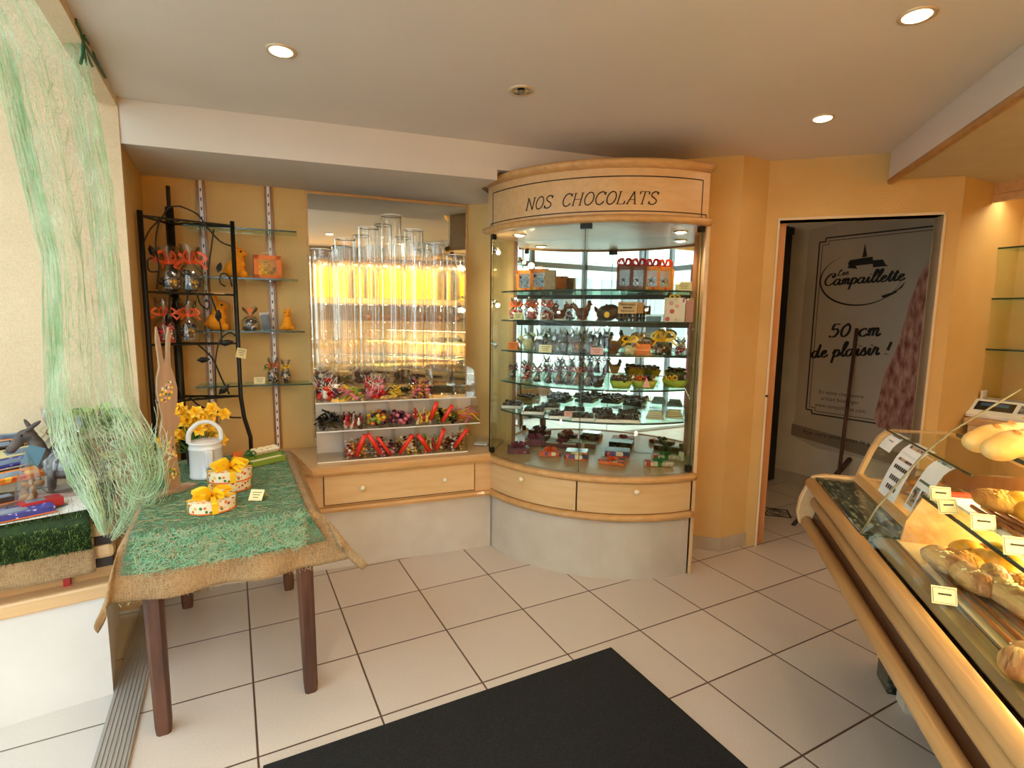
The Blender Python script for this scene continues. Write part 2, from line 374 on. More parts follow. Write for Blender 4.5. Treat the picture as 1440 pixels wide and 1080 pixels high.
def spots_mat(name, base, cols, scale=40, rough=.5, thr=.35):
    m, nt, p = newmat(name); L = nt.links
    tc = N(nt, 'ShaderNodeTexCoord'); vo = N(nt, 'ShaderNodeTexVoronoi', i_Scale=scale); L.new(tc.outputs['Object'], vo.inputs['Vector'])
    sp = N(nt, 'ShaderNodeSeparateColor'); L.new(vo.outputs['Color'], sp.inputs[0])
    rp = N(nt, 'ShaderNodeValToRGB'); rp.color_ramp.interpolation = 'CONSTANT'; L.new(sp.outputs[0], rp.inputs[0]); e = rp.color_ramp.elements
    e[0].position = 0; e[0].color = (*lin(cols[0]), 1); e[1].position = 1/len(cols); e[1].color = (*lin(cols[1 % len(cols)]), 1)
    for i, c in enumerate(cols[2:]): q = e.new((i+2)/len(cols)); q.color = (*lin(c), 1)
    lt = N(nt, 'ShaderNodeMath', operation='LESS_THAN'); L.new(vo.outputs['Distance'], lt.inputs[0]); lt.inputs[1].default_value = thr
    mx = N(nt, 'ShaderNodeMix', data_type='RGBA'); L.new(lt.outputs[0], mx.inputs[0]); mx.inputs[6].default_value = (*lin(base), 1); L.new(rp.outputs[0], mx.inputs[7])
    L.new(mx.outputs[2], p.inputs['Base Color']); p.inputs['Roughness'].default_value = rough
    return m
MT['floral'] = spots_mat('floral_print', 'E8DCC0', ['D8782A', '3E7A30', 'E8B82A', 'B03A2A', 'F2EAD8'], 60)
MT['giftprint'] = spots_mat('blue_orange_print', '28304E', ['E0641E', 'E8DCC8', '5A4A86', '28304E', 'C8321E'], 22, thr=.6)
MT['plumprint'] = spots_mat('plum_print', '6A3444', ['8E5A66', 'C08C70', '4A1E2E'], 45)
MT['pinkprint'] = spots_mat('pink_heart_print', 'F0DCC8', ['D86A7A', 'E8A89A', 'C84A4A', 'F4E8D8'], 26)
MT['orprint'] = spots_mat('orange_box_print', 'F08A2A', ['F8C84A', 'D8502A', '7A3A1E', 'F0A03A'], 28)
MT['chocmix'] = spots_mat('assorted_chocolates', '1E0E08', ['3A1C10', '5A3018', '1E0E08', 'D8C8B0', '2B150C'], 70, rough=.3, thr=.45)
MT['crust'] = pm('bread_crust_photo', '8E4A3A', .7, col2='D8A48E', vs=9, stretch=(3, 1, 1), detail=8)
MT['sweets'] = spots_mat('assorted_sweets', 'C82A3A', ['E8E0D8', 'C8202E', '3A1A2A', 'E8A0A8', 'F0E8E0'], 60, rough=.25, thr=.5)

def arc2(px, r, c=(2.3, 3.0)):
    d = ray(px, 500); d = Vector((d.x, d.y)); a = d.length_squared; b = -2*(d.x*c[0]+d.y*c[1]); cc = c[0]**2+c[1]**2-r*r
    t = (-b-math.sqrt(max(0, b*b-4*a*cc)))/(2*a); return d.x*t, d.y*t

# ================================================================== the room
def wallprism(name, a, b, z0, z1, th, mat, side=1):
    """wall whose room face runs a->b; the slab thickens to the far side"""
    d = (Vector(b)-Vector(a)).normalized(); n = Vector((-d.y, d.x))*side
    m = MB(); m.prism([a, b, tuple(Vector(b)+n*th), tuple(Vector(a)+n*th)], z0, z1)
    return struct(m.build(name, mat))
WA = R(-6.575)
def WP(u, off, z=0): return (.12+u*.9934-off*.1145, 3.62-u*.1145-off*.9934, z)
CORN = (1.46, 3.466)
struct(MB().bb(-.405, 6.5, -1.0, 5.5, -.1, 0).build('floor', MT['floor']))
struct(MB().bb(-1.9, -.405, -1.0, 3.3, -.1, 0).build('floor_bay', MT['bayfloor']))
struct(MB().bb(-.42, 4.6, -1.0, 4.2, 2.4, 2.5).build('ceiling', MT['ceil']))
wallprism('wall_back', (-.42, WP(-.543, 0)[1]), CORN, 0, 2.4, .12, MT['wall'])
wallprism('wall_diagonal', CORN, (2.677, 2.245), 0, 2.4, .10, MT['wall'])
# jog + door wall
wallprism('wall_jog', (2.677, 2.245), (2.905, 2.245), 0, 2.4, .08, MT['wall'])
DW0 = Vector((2.905, 2.245)); DD = Vector((.7071, -.7071)); DN = Vector((.7071, .7071))
def DP(x, y): q = DW0+DD*x+DN*y; return (q.x, q.y)     # x along the door wall, y into the back room
def dprism(mb, x0, x1, y0, y1, z0, z1): return mb.prism([DP(x0, y0), DP(x1, y0), DP(x1, y1), DP(x0, y1)], z0, z1)
X0, X1 = .075, .90                # door opening along the door wall
m = MB(); dprism(m, 0, X0, 0, .10, 0, 2.4); dprism(m, X1, .985, 0, .10, 0, 2.4); dprism(m, X0, X1, 0, .10, 2.05, 2.4)
struct(m.build('wall_door', MT['wall']))
CC = DP(.985, 0)                    # corner right of the door
wallprism('wall_right_return', CC, (4.29, CC[1]-.02), 0, 2.4, .1, MT['wall'])
wallprism('wall_right', (4.29, CC[1]+.0), (4.29, -1.0), 0, 2.4, .1, MT['wall'])
wallprism('wall_rear', (4.29, -.95), (-.40, -.95), 0, 3.4, .1, MT['wall'])
# left side: short return beside the shelves, header over the open shop-window bay
struct(MB().bb(-.52, -.40, 3.081, 3.72, 0, 2.4).build('wall_left_return', MT['wall']))
struct(MB().bb(-1.85, -.40, 3.05, 3.08, 0, 3.45).build('wall_bay_end', MT['wallpaper']))
struct(MB().bb(-.47, -.405, -1.0, 3.05, 2.365, 3.45).build('wall_bay_header', MT['wallpaper']))
struct(MB().bb(-1.9, -.40, -1.0, 3.15, 3.4, 3.5).build('ceiling_bay', MT['ceil']))
# boxed beam along the back wall (soffit)
pts = [(-.40, 3.056), (2.089, 2.651)]
d = (Vector(pts[1])-Vector(pts[0])).normalized()
e0 = Vector(pts[0]); e1 = e0+d*2.50
ek = e0+d*1.77
m = MB(); m.prism([tuple(e0), tuple(ek), (1.352, 3.0), (1.62, 3.27), (1.65, 3.268), CORN, WP(-.52, 0)[:2]], 2.205, 2.399); m.prism([tuple(ek), tuple(e1), (2.21, 2.712), (1.65, 3.268), (1.62, 3.27), (1.352, 3.0)], 2.262, 2.399)
struct(m.build('ceiling_beam', MT['ceil']))
# baseboards
m = MB()
def bb_seg(a, b, h=.085, th=.012, name='baseboard', mat=None):
    d = (Vector(b)-Vector(a)).normalized(); n = Vector((d.y, -d.x))
    mm = MB(); mm.prism([a, b, tuple(Vector(b)+n*th), tuple(Vector(a)+n*th)], 0, h)
    return struct(mm.build(name, mat or MT['bbt']))
MT['bbt'] = pm('baseboard_tile', 'BFB2A0', .4, col2='B2A592', vs=9)
bb_seg((2.52, 2.402), (2.682, 2.24), name='baseboard_diagonal'); bb_seg((2.677, 2.245), (2.905, 2.245), name='baseboard_jog')
# door opening: lining, architrave
m = MB()
dprism(m, X0-.012, X0, -.012, .11, 0, 2.062); dprism(m, X1, X1+.012, -.012, .11, 0, 2.062); dprism(m, X0-.012, X1+.012, -.012, .11, 2.05, 2.064)
struct(m.build('door_1_frame', pm('pale_door_frame', 'E2CFAE', .5)))
m = MB(); dprism(m, X0+.002, X0+.045, .045, .085, .005, 2.04); struct(m.build('door_1', MT['doorwood']))
m = MB(); q = DP(X0-.004, -.014); m.lathe([(0, 0), (.008, 0), (.008, .012), (0, .012)], (q[0], q[1], .98), 10); struct(m.build('door_1_latch', MT['black']))
# bulkhead with wooden trim above the counter
SA = R(44.7)
def S(s, t): return (s*.711+t*.703, s*.703-t*.711)     # along the counter / behind it
BT = 1.055; FE = 3.61
m = MB(); m.prism([S(-1.2, BT), S(FE, BT), S(FE, BT+.05), S(-1.2, BT+.05)], 2.245, 2.399); struct(m.build('trim_bulkhead_face', MT['ceil']))
m = MB(); a = S(-1.2, BT+.01); b = S(FE-.01, BT+.01)
m.tube([(a[0], a[1], 2.235), (b[0], b[1], 2.235)], .019, 10); struct(m.build('trim_bulkhead_rail', MT['beechdk'], smooth=True))
m = MB(); m.prism([S(-1.2, BT+.05), S(FE, BT+.05), (3.57, CC[1]), (4.29, CC[1]), (4.29, -.9), S(-1.2, BT+.6)], 2.25, 2.36); struct(m.build('ceiling_lowered', pm('lowered_ceiling_paint', 'CDBD95', .9)))
# the back room behind the door
MT['bwall'] = pm('back_room_wall', 'D8CDB6', .8)
PW = Vector((4.44, 3.0, 0)); PD = Vector((.0995, -.995, 0)); PN = Vector((.995, .0995, 0))
def PP(x, y): q = PW+PD*x+PN*y; return (q.x, q.y)
m = MB(); m.prism([PP(-.32, 0), PP(1.22, 0), PP(1.22, .1), PP(-.32, .1)], 0, 2.5); struct(m.build('wall_poster', MT['bwall']))
bb_seg(PP(-.32, 0), PP(1.22, 0), .10, .012, 'baseboard_poster')
m = MB(); m.prism([PP(-.32, 0), PP(-.32, .1), (3.2, 3.5), (3.2, 3.4)], 0, 2.5); struct(m.build('wall_back_room', MT['bwall']))
m = MB(); m.prism([DP(-.5, .1), DP(1.6, .1), (5.2, 1.3), (5.2, 4.2), (3.0, 4.2)], 2.42, 2.5); struct(m.build('ceiling_back_room', MT['walldark']))
m = MB(); m.prism([(2.60, 2.47), (2.70, 2.47), (3.3, 3.4), (3.2, 3.5)], 0, 2.42); struct(m.build('wall_back_room_left', MT['bwall']))
m = MB(); m.prism([(3.86, 1.67), (4.9, 1.67), (4.9, 1.77), (3.86, 1.77)], 0, 2.42); struct(m.build('wall_back_room_right', MT['bwall']))

# shop-window bay: threshold strip and glazed street front
m = MB(); m.bb(-.456, -.355, -.9, 3.05, 0, .012)
m.v = m.v
for i in range(7): m.bb(-.450+i*.0135, -.444+i*.0135, -.9, 3.05, .012, .0155)
struct(m.build('trim_threshold', pm('brushed_aluminium', 'B4AFA8', .45, metal=.35)))
MT['alu'] = pm('grey_aluminium', '6E7276', .4, metal=.3)
m = MB()
for y in (-.88, .2, 1.1, 2.0, 3.0): m.bb(-1.80, -1.74, y-.03, y+.03, 0, 3.4)
for z in (.04, 2.2, 3.36): m.bb(-1.80, -1.74, -.9, 3.05, z-.035, z+.035)
m.bb(-1.80, -1.74, -.9, .2, 1.0, 1.07)
struct(m.build('window_1_frame', MT['alu']))
m = MB()
for x in (-1.77, -1.2, -.44): m.bb(x-.03, x+.03, -1.0, -.94, 0, 3.4)
for z in (.04, 1.0, 2.2, 3.36): m.bb(-1.8, -.41, -1.0, -.94, z-.035, z+.035)
struct(m.build('window_2_frame', MT['alu'])); struct(MB().bb(-1.75, -.44, -.973, -.967, .06, 3.34).build('window_2_pane', MT['glass']))
tag(MB().bb(-.72, -.66, -.93, -.87, .005, 2.2).build('red_post', pm('dark_red_paint', '7A1E1A', .5)), 'dark red post by the street window seen in the cabinet mirror', 'post')
T = thing('notice_board', 'dark framed notice board at the street window seen in the cabinet mirror', 'board', (-1.45, -.90, 1.25))
MB().bb(-.17, .17, -.01, .01, -.25, .25).build('board', pm('dark_slate', '3A4046', .5), T); m = MB(); m.bb(-.20, .20, -.015, .012, .25, .28); m.bb(-.20, .20, -.015, .012, -.28, -.25); m.bb(-.20, -.17, -.015, .012, -.25, .25); m.bb(.17, .20, -.015, .012, -.25, .25); m.build('frame', pm('silver_frame', 'D0D4D4', .4), T)
MB().tube([(0, 0, .28), (0, -.03, .93)], .003, 5).build('hanging_wire', pm('steel_wire', '8A8A8A', .4), T)
struct(MB().bb(-1.775, -1.769, -.88, 3.02, .06, 3.34).build('window_1_pane', MT['glass']))
# the street outside
struct(MB().bb(-30, 8, -30, -1.1, -.26, -.13).build('ground_side_street', pm('pale_cobbles', 'B0AEA8', .9, col2='98968F', vs=2)))
struct(MB().bb(-30, -1.9, -30, 30, -.25, -.12).build('ground_street', pm('pale_paving', 'B8B6B0', .9, col2='A4A29C', vs=2)))
FCD = thing('townhouse', 'white rendered townhouse with grey shutters across the street', 'building', (-10, 3, -.12))
m = MB(); m.bb(-.3, 0, -16, 14, 0, 11); m.bb(-.3, .25, -16, 14, 3.4, 3.65); m.bb(-.3, .15, -16, 14, 6.8, 6.95); m.build('wall', pm('white_render', 'E4E4DE', .9), FCD)
for k in range(9):
    for z in (.9, 4.3, 7.6):
        f = MB().bb(0, .06, -14.6+k*3.2, -13.2+k*3.2, z, z+2.0).build('window', pm('white_paint', 'D8D8D4', .6) if k == 0 and z == .9 else bpy.data.materials['white_paint'], FCD)
        MB().bb(.06, .07, -14.5+k*3.2, -13.3+k*3.2, z+.1, z+1.9).build('pane', MT['darkpane'] if 'darkpane' in MT else MT.setdefault('darkpane', pm('dark_window_pane', '4A5050', .1)), f)
        for sx in (-.7, 1.45): MB().bb(0, .05, -14.6+k*3.2+sx, -13.95+k*3.2+sx, z, z+2.0).build('shutter', MT.setdefault('shut', pm('grey_shutter', '9AA09E', .7)), FCD)

# ------------------------------------------------------------------ recessed ceiling lamps
def downlight(name, x, y, label, on_=True, power=18, z=2.4):
    t = thing(name, label, 'ceiling light', (x, y, z), 0)
    MB().lathe([(.040, -.004), (.052, -.006), (.054, -.001), (.054, .0)], n=28).build('trim_ring', MT['brass'] if 'brass' in MT else MT.setdefault('brass', pm('brushed_brass_ring', 'DCC8A8', .3, metal=.3)), t, True)
    if on_:
        MB().lathe([(0, -.012), (.025, -.011), (.036, -.007), (.040, -.003)], n=24).build('bulb', MT.setdefault('bulb', emis('lit_bulb', 'FFE2B0', 14)), t, True)
        lamp('SPOT', name+'_light', (x, y, z-.03), power, (1, .83, .64), .05, angle=165, blend=.5)
    else:
        MB().lathe([(0, .0), (.02, -.001), (.036, -.002), (.040, -.004)], n=24).build('reflector', MT['chrome'], t, True)
        MB().lathe([(0, -.014), (.012, -.012), (.016, -.004)], n=14).build('bulb', pm('unlit_bulb', '6E6A60', .15), t, True)
downlight('recessed_downlight', .208, 2.232, 'lit round downlight in the ceiling above the burlap table')
downlight('recessed_downlight', 1.13, 2.102, 'unlit chrome downlight in the middle of the ceiling', False)
downlight('recessed_downlight', 2.51, 1.674, 'small lit downlight in the ceiling in front of the doorway', power=5)
downlight('recessed_downlight', 1.935, 1.008, 'large lit downlight in the ceiling nearest the right corner', power=12)
downlight('recessed_downlight', .35, .35, 'lit downlight behind the viewer seen only in the mirror')
downlight('recessed_downlight', 1.2, -.25, 'lit downlight near the rear shelves seen only in the mirror')

# entrance mat
a, b, c = (1.429, 1.742), (0.029, 1.742), (1.425, 1.0)
m = MB(); m.prism([b, a, (1.425, .55), (.029, .55)], .001, .010)
o = m.build('entrance_mat', MT['matt'], bevel=.003); tag(o, 'large black ribbed entrance mat lying on the tiled floor', 'mat')
# ================================================================== low counter under the mirror (wall frame)
LC = thing('low_counter', 'low beech counter with one long drawer under the wall mirror', 'counter', (.12, 3.62, 0), WA)
m = MB(); m.bb(-.515, 1.20, -.515, -.02, 0, .37); m.bb(1.20, 1.358, -.515, -.40, 0, .37); m.build('kick_panel', MT['lam'], LC)
inv = Matrix.Rotation(-WA, 4, 'Z') @ Matrix.Translation((-.12, -3.62, 0))
m = MB(inv); m.prism([WP(-.515, .56)[:2], (1.395, 2.935), (1.65, 3.245), (1.44, 3.452), WP(-.515, .01)[:2]], .575, .61)
m.build('worktop', MT['beech'], LC, bevel=.008)
m = MB(); m.extr([(-.565, .565), (-.575, .582), (-.575, .602), (-.562, .612), (-.55, .608), (-.55, .565)], -.515, 1.335); m.build('edge_trim', MT['beechdk'], LC)
m = MB(); m.bb(-.515, 1.352, -.53, -.50, .365, .578); m.build('front_rail', MT['beech'], LC)
m = MB(); m.extr([(-.545, .345), (-.562, .352), (-.566, .366), (-.558, .378), (-.50, .378), (-.50, .345)], -.515, 1.345); m.build('lower_trim', MT['beechdk'], LC)
m = MB(); m.bb(.363, 1.247, -.536, -.528, .385, .562); m.build('drawer_gap', MT['line'], LC)
dr = MB().bb(.368, 1.242, -.541, -.51, .390, .557).build('drawer', MT['plate'], LC, bevel=.002)
for x in (.575, 1.055):
    k = MB().lathe([(0, .028), (.012, .026), (.016, .018), (.012, .009), (.007, .004), (.008, 0)], n=18)
    k.v = [(x+v[0], -.541-v[2], .475+v[1]) for v in k.v]; k.build('knob', MT['knob'], dr, True)
# mirror
mr = thing('wall_mirror', 'large frameless mirror on the back wall behind the clear tubes', 'mirror', (.12, 3.62, 0), WA)
m = MB(); m.bb(.335, 1.335, -.012, -.002, .64, 2.185); m.build('mirror_glass', MT['mirror'], mr)
m = MB(); m.bb(.323, .335, -.016, 0, .64, 2.197); m.bb(.323, 1.347, -.016, 0, 2.185, 2.199); m.bb(1.335, 1.345, -.016, 0, .64, 2.197); m.build('edge_strip', MT['beechdk'], mr)

# clear dispensing tubes
TZ = [1.83, 1.90, 1.975, 2.055, 1.98, 1.905, 1.84]
TUB = []
for i, z in enumerate(TZ):
    u = .40+.136*i; p = WP(u, .20)
    o = MB().lathe([(.0575, 0), (.060, 0), (.060, z-1.135), (.0575, z-1.135), (.0575, 0)], n=80).build('clear_tube', MT['tube'])
    o.location = (p[0], p[1], 1.137)
    tag(o, ['leftmost and shortest', 'second from the left', 'third from the left', 'tallest, middle', 'third from the right', 'second from the right', 'rightmost'][i]+' of the seven clear tubes standing before the mirror', 'tube', 'clear tubes in front of the mirror')
    m = MB().lathe([(.0603, z-1.139), (.0618, z-1.137), (.0618, z-1.134), (.0603, z-1.133)], n=36).build('rim', MT['whitepl'], o, True)
    for k in range(2):       # slim chrome guide rods seen through the tube
        a = rnd(0, 6.28)

# candy racks: three tiers of clear scoop bins
SWM = dict(red=pm('red_sweet', 'C8202A', .2), white=pm('white_sweet', 'F0E6DC', .3), pinks=pm('pink_sweet', 'E07A8A', .3), dark=pm('liquorice_black', '120E0E', .25),
           plum=pm('plum_sweet', '4A1C30', .25), yellow=pm('yellow_sweet', 'F0C83A', .3), gold=pm('gold_wrapped_sweet', 'D89A3A', .25, metal=.3), greenc=pm('green_sweet', '8AA03A', .3), orange=pm('orange_sweet', 'E87A2A', .3), brown=pm('cola_brown_sweet', '5A2A14', .25), cream=pm('cream_sweet', 'E8D8A8', .35))
def candy(kind, mats):
    nm, mk = kind
    outs = []
    for mt in mats:
        b = MB()
        if nm == 'lollipop':
            b.ell((0, 0, 0), (.013, .013, .013), nu=10, nv=7); o = b.build('lollipop', SWM[mt], None, True)
            MB().tube([(0, 0, 0), (.004, .01, .05)], .0016, 5).build('stick', SWM['white'], o)
        elif nm == 'liquorice_stick': b.tube([(-.03, 0, 0), (0, .004, .003), (.03, 0, 0)], .0045, 6); o = b.build(nm, SWM[mt], None, True)
        elif nm == 'wrapped_sweet':
            b.ell((0, 0, 0), (.014, .009, .008), nu=8, nv=6); b.lathe([(.010, .02), (.003, .012)], n=6); b.lathe([(.003, -.012), (.010, -.02)], n=6); o = b.build(nm, SWM[mt], None, True)
        elif nm == 'gummy_bottle': b.lathe([(0, -.02), (.008, -.019), (.009, -.004), (.004, .006), (.004, .018), (0, .02)], n=8); o = b.build(nm, SWM[mt], None, True)
        elif nm == 'gummy_strip': b.box((0, 0, 0), (.06, .014, .004)); o = b.build(nm, SWM[mt], None)
        else: b.ell((0, 0, 0), (.012, .012, .010), nu=10, nv=7); o = b.build(nm, SWM[mt], None, True)
        outs.append(o)
    return outs
def fill(kind, mats, u0, u1, off0, off1, z0, hgt, n, label, group, cat='sweet'):
    protos = candy((kind, 0), mats); placed = []
    n = int(n*1.3)
    for i in range(n):
        pr = protos[i % len(protos)]
        o = pr if i < len(protos) else dup(pr)
        for tr in range(60):
            u = rnd(u0+.018, u1-.018); k = rnd(0, 1)
            off = off1-.018-(off1-off0-.036)*k
            p = WP(u, off, z0+.014+hgt*rnd(.0, 1)*(.55+.45*k)*(.4+.6*i/n))
            if all((p[0]-q[0])**2+(p[1]-q[1])**2+(p[2]-q[2])**2 > .021**2 for q in placed): break
        placed.append(p)
        o.location = p; o.rotation_euler = (rnd(-.6, .6), rnd(-.6, .6), rnd(0, 6)) if kind != 'lollipop' else (rnd(-1, 1), rnd(-1, 1), rnd(0, 6))
        tag(o, label, cat, group); o.scale = (1.2, 1.2, 1.2)
def tier(z0, z1, u0, u1, n, label, curved=True, off=(.24, .45)):
    T = thing('scoop_bin_rack', label, 'display rack', (.12, 3.62, 0), WA)
    m = MB(); m.bb(u0, u1, -off[1], -off[0], z0, z0+.005); m.build('base_tray', MT['acryl'], T)
    m = MB(); m.bb(u0, u1, -off[1], -off[1]+.003, z0, z0+(.05 if curved else .055)); m.build('front_lip', MT['acryl'], T)
    m = MB(); m.bb(u0, u1, -off[1]-.001, -off[1]+.005, z0-.003, z0+.003); m.build('edge_highlight', MT['whitepl'], T)
    w_ = (u1-u0)/n; h = z1-z0
    prof = [(-off[0], z0+.005), (-off[1]+.002, z0+.005)]+[(-off[1]+.002+.10*(1-math.cos(a)), z0+h-.10+.10*math.sin(a)) for a in [i*PI/2/8 for i in range(9)]]+[(-off[0], z1)]
    for i in range(n+1):
        x = u0+w_*i; MB().extr(prof, x-.0015, x+.0015).build('divider', MT['acryl'], T)
    if curved:
        arc = prof[2:-1]
        for i in range(n):
            b = MB(); vs = []
            for y, z in arc: vs += [(u0+w_*i+.003, y, z), (u0+w_*(i+1)-.003, y, z)]
            b.add(vs, [(2*k, 2*k+1, 2*k+3, 2*k+2) for k in range(len(arc)-1)]); b.build('curved_lid', MT['acryl'], T, True)
        m = MB(); m.bb(u0, u1, -off[1]+.10, -off[0]+.12, z1, z1+.004); m.build('top_panel', MT['acryl'], T)
    return w_
w1 = tier(.955, 1.128, .338, 1.278, 7, 'top row of clear scoop bins with curved lids')
for z_, u_ in ((.79, 1.305), (.613, 1.225)): pass
w2 = tier(.79, .945, .338, 1.305, 7, 'middle row of clear scoop bins of small sweets', False)
w3 = tier(.613, .785, .338, 1.225, 6, 'bottom row of clear scoop bins standing on the beech counter', False)
MB().bb(.338, 1.278, -.23, -.225, .62, 1.13).build('back_panel', MT['acryl'], [o for o in bpy.data.objects if o.name.startswith('scoop_bin_rack')][0])
for T_, (z0_, z1_, u1_) in zip([o for o in bpy.data.objects if o.name.startswith('scoop_bin_rack.')], ((.795, .945, 1.305), (.618, .785, 1.225))):
    MB().bb(.338, u1_, -.243, -.240, z0_, z1_).build('rear_panel', MT.setdefault('greypanel', pm('pale_grey_panel', 'D8D0C4', .5)), T_)
g = 'sweets in the top scoop bins'
fill('lollipop', ['red', 'plum', 'white'], .338, .338+w1, .25, .45, .962, .13, 40, 'red and plum wrapped lollipop heaped in the leftmost top bin', g)
fill('gummy_strip', ['yellow', 'greenc', 'pinks'], .338+w1, .338+2*w1, .25, .45, .962, .07, 24, 'yellow and green gummy strip in the second top bin from the left', g)
fill('lollipop', ['red', 'pinks', 'red'], .338+2*w1, .338+3*w1, .25, .45, .962, .12, 40, 'red and pink lollipop heaped in the third top bin from the left', g)
fill('gummy_strip', ['yellow'], .338+3*w1, .338+3.7*w1, .25, .45, .962, .06, 14, 'yellow gummy strip in the fourth top bin from the left', g)
fill('wrapped_sweet', ['plum', 'pinks', 'gold'], .338+4*w1, .338+5*w1, .25, .45, .962, .10, 36, 'plum and gold wrapped sweet in the fifth top bin from the left', g)
g = 'sweets in the middle scoop bins'
for i, (k, c, n, lb) in enumerate([('liquorice_stick', ['dark'], 36, 'black liquorice stick in the leftmost middle bin'), ('gummy_bottle', ['red', 'white', 'brown'], 34, 'red, white and brown gummy bottle in the second middle bin'),
        ('gumball', ['yellow', 'plum', 'orange', 'greenc'], 34, 'mixed coloured gumball in the third middle bin'), ('gumball', ['pinks', 'plum'], 34, 'dusky pink gumball in the fourth middle bin'),
        ('gummy_bottle', ['cream', 'yellow', 'red'], 28, 'cream and yellow gummy bottle in the fifth middle bin'), ('wrapped_sweet', ['greenc', 'yellow', 'dark'], 28, 'green and yellow wrapped sweet in the sixth middle bin'),
        ('gummy_strip', ['pinks', 'yellow', 'orange'], 26, 'pink and yellow gummy strip in the rightmost middle bin')]):
    fill(k, c, .338+i*w2, .338+(i+1)*w2, .25, .45, .797, .065, n, lb, g)
g = 'sweets in the bottom scoop bins'
for i, (k, c, n, lb) in enumerate([('wrapped_sweet', ['white', 'red', 'gold'], 30, 'white and red wrapped sweet in the second bottom bin'), ('wrapped_sweet', ['pinks', 'plum', 'cream'], 30, 'pink and plum wrapped sweet in the third bottom bin'),
        ('wrapped_sweet', ['yellow', 'brown', 'white'], 30, 'yellow and brown wrapped sweet in the fourth bottom bin'), ('gummy_bottle', ['greenc', 'cream', 'red'], 30, 'green and cream gummy bottle in the fifth bottom bin'), ('wrapped_sweet', ['brown', 'gold', 'white'], 26, 'brown and gold wrapped sweet in the rightmost bottom bin')]):
    fill(k, c, .338+(i+1)*w3, .338+(i+2)*w3, .25, .45, .62, .07, n, lb, g)
# red scoop handles: (pixel bottom, pixel top) on the bin fronts
wn = (-.1145, -.9934, 0)
for i, (b, t, lb) in enumerate([((604, 593), (614, 566), 'left of two red scoops in the middle row'), ((620, 596), (636, 570), 'right of two red scoops in the middle row'),
        ((499, 645), (513, 612), 'leftmost red scoop leaning right in the bottom row'), ((537, 641), (518, 611), 'red scoop leaning left, second in the bottom row'), ((552, 643), (531, 615), 'thin red scoop leaning left, third in the bottom row'),
        ((560, 641), (580, 612), 'red scoop leaning right, fourth in the bottom row'), ((607, 637), (588, 612), 'red scoop leaning left near the bottom row centre'), ((612, 637), (624, 604), 'nearly upright red scoop in the bottom row'),
        ((636, 632), (657, 604), 'rightmost red scoop leaning right in the bottom row')]):
    p = on(*b, WP(0, .43), wn); q = on(*t, WP(0, .475), wn)
    T = thing('red_scoop', lb, 'scoop', tuple(p), 0, 'red plastic scoops in the sweet bins')
    M = Matrix.Translation(-p); d = (q-p)
    b_ = MB(M); b_.tube([p+d*.12, q], .0135 if i != 4 else .010, 10); b_.build('handle', MT['red'], T, True)
    b_ = MB(M); b_.tube([q-d*.02, q+d*.012], .0145 if i != 4 else .011, 10); b_.build('end_cap', MT['red'], T, True)
    b_ = MB(M); b_.tube([p+d*.14, p-d*.05], [.010, .016], 8); b_.build('bowl', MT['acryl'], T, True)
# small clear box on the counter right of the bins
p = at(684, 624, .612)
T = thing('small_clear_box', 'small clear lidded box on the beech counter beside the bins', 'box', (1.44, 3.16, .612), R(-40))
m = MB(); m.bb(-.05, .05, -.035, .035, 0, .045); m.build('body', MT['acryl'], T); m = MB(); m.bb(-.052, .052, -.037, .037, .046, .056); m.build('lid', MT['acryl'], T)
m = MB(); m.bb(-.044, .044, -.03, .03, .003, .012); m.build('paper_liner', MT['paper'], T)

# ================================================================== wall rails, glass shelves
for i, (u, lb) in enumerate([(-.235, 'slotted metal shelf rail on dark wood strip behind the iron rack'), (.117, 'slotted metal shelf rail on dark wood strip beside the mirror')]):
    T = thing('shelf_rail', lb, 'rail', WP(u, 0, .612), WA, 'slotted shelf rails on the back wall')
    MB().bb(-.022, .022, -.014, 0, 0, 1.590).build('wood_strip', MT['oak2'] if 'oak2' in MT else MT.setdefault('oak2', wood('rail_wood', 'A06A38', '86522A', stretch=(9, 9, 1))), T)
    MB().bb(-.008, .008, -.020, -.014, 0, 1.590).build('metal_channel', MT['whitepl'], T)
    m = MB()
    for k in range(30): m.bb(-.003, .003, -.0215, -.020, .02+k*.052, .038+k*.052)
    m.build('slots', MT['ink'], T)
SHZ = [1.925, 1.652, 1.353, 1.042]; SHR = [.268, .265, .295, .332]; SHL = [-.30, -.30, -.30, -.285]
for i in range(4):
    T = thing('glass_wall_shelf', ['topmost', 'second', 'third', 'lowest'][i]+' glass shelf on the slotted rails'+[' above the orange rabbit', ' under the upper rabbit and orange carton', ' under the bear and seated rabbit', ' holding two small ribboned bags'][i], 'shelf', WP(0, 0, SHZ[i]), WA, 'glass shelves on the back wall')
    MB().bb(SHL[i], SHR[i], -.215, -.03, -.006, 0).build('glass_pane', MT['glassg'], T)
    MB().bb(SHL[i], SHR[i], -.218, -.215, -.007, .001).build('front_edge', MT['gedge'], T)
    for u in (-.235, .117):
        MB().extr([(-.02, -.008), (-.17, -.008), (-.17, -.014), (-.02, -.045)], u-.002, u+.002).build('bracket', MT['chrome'], T)

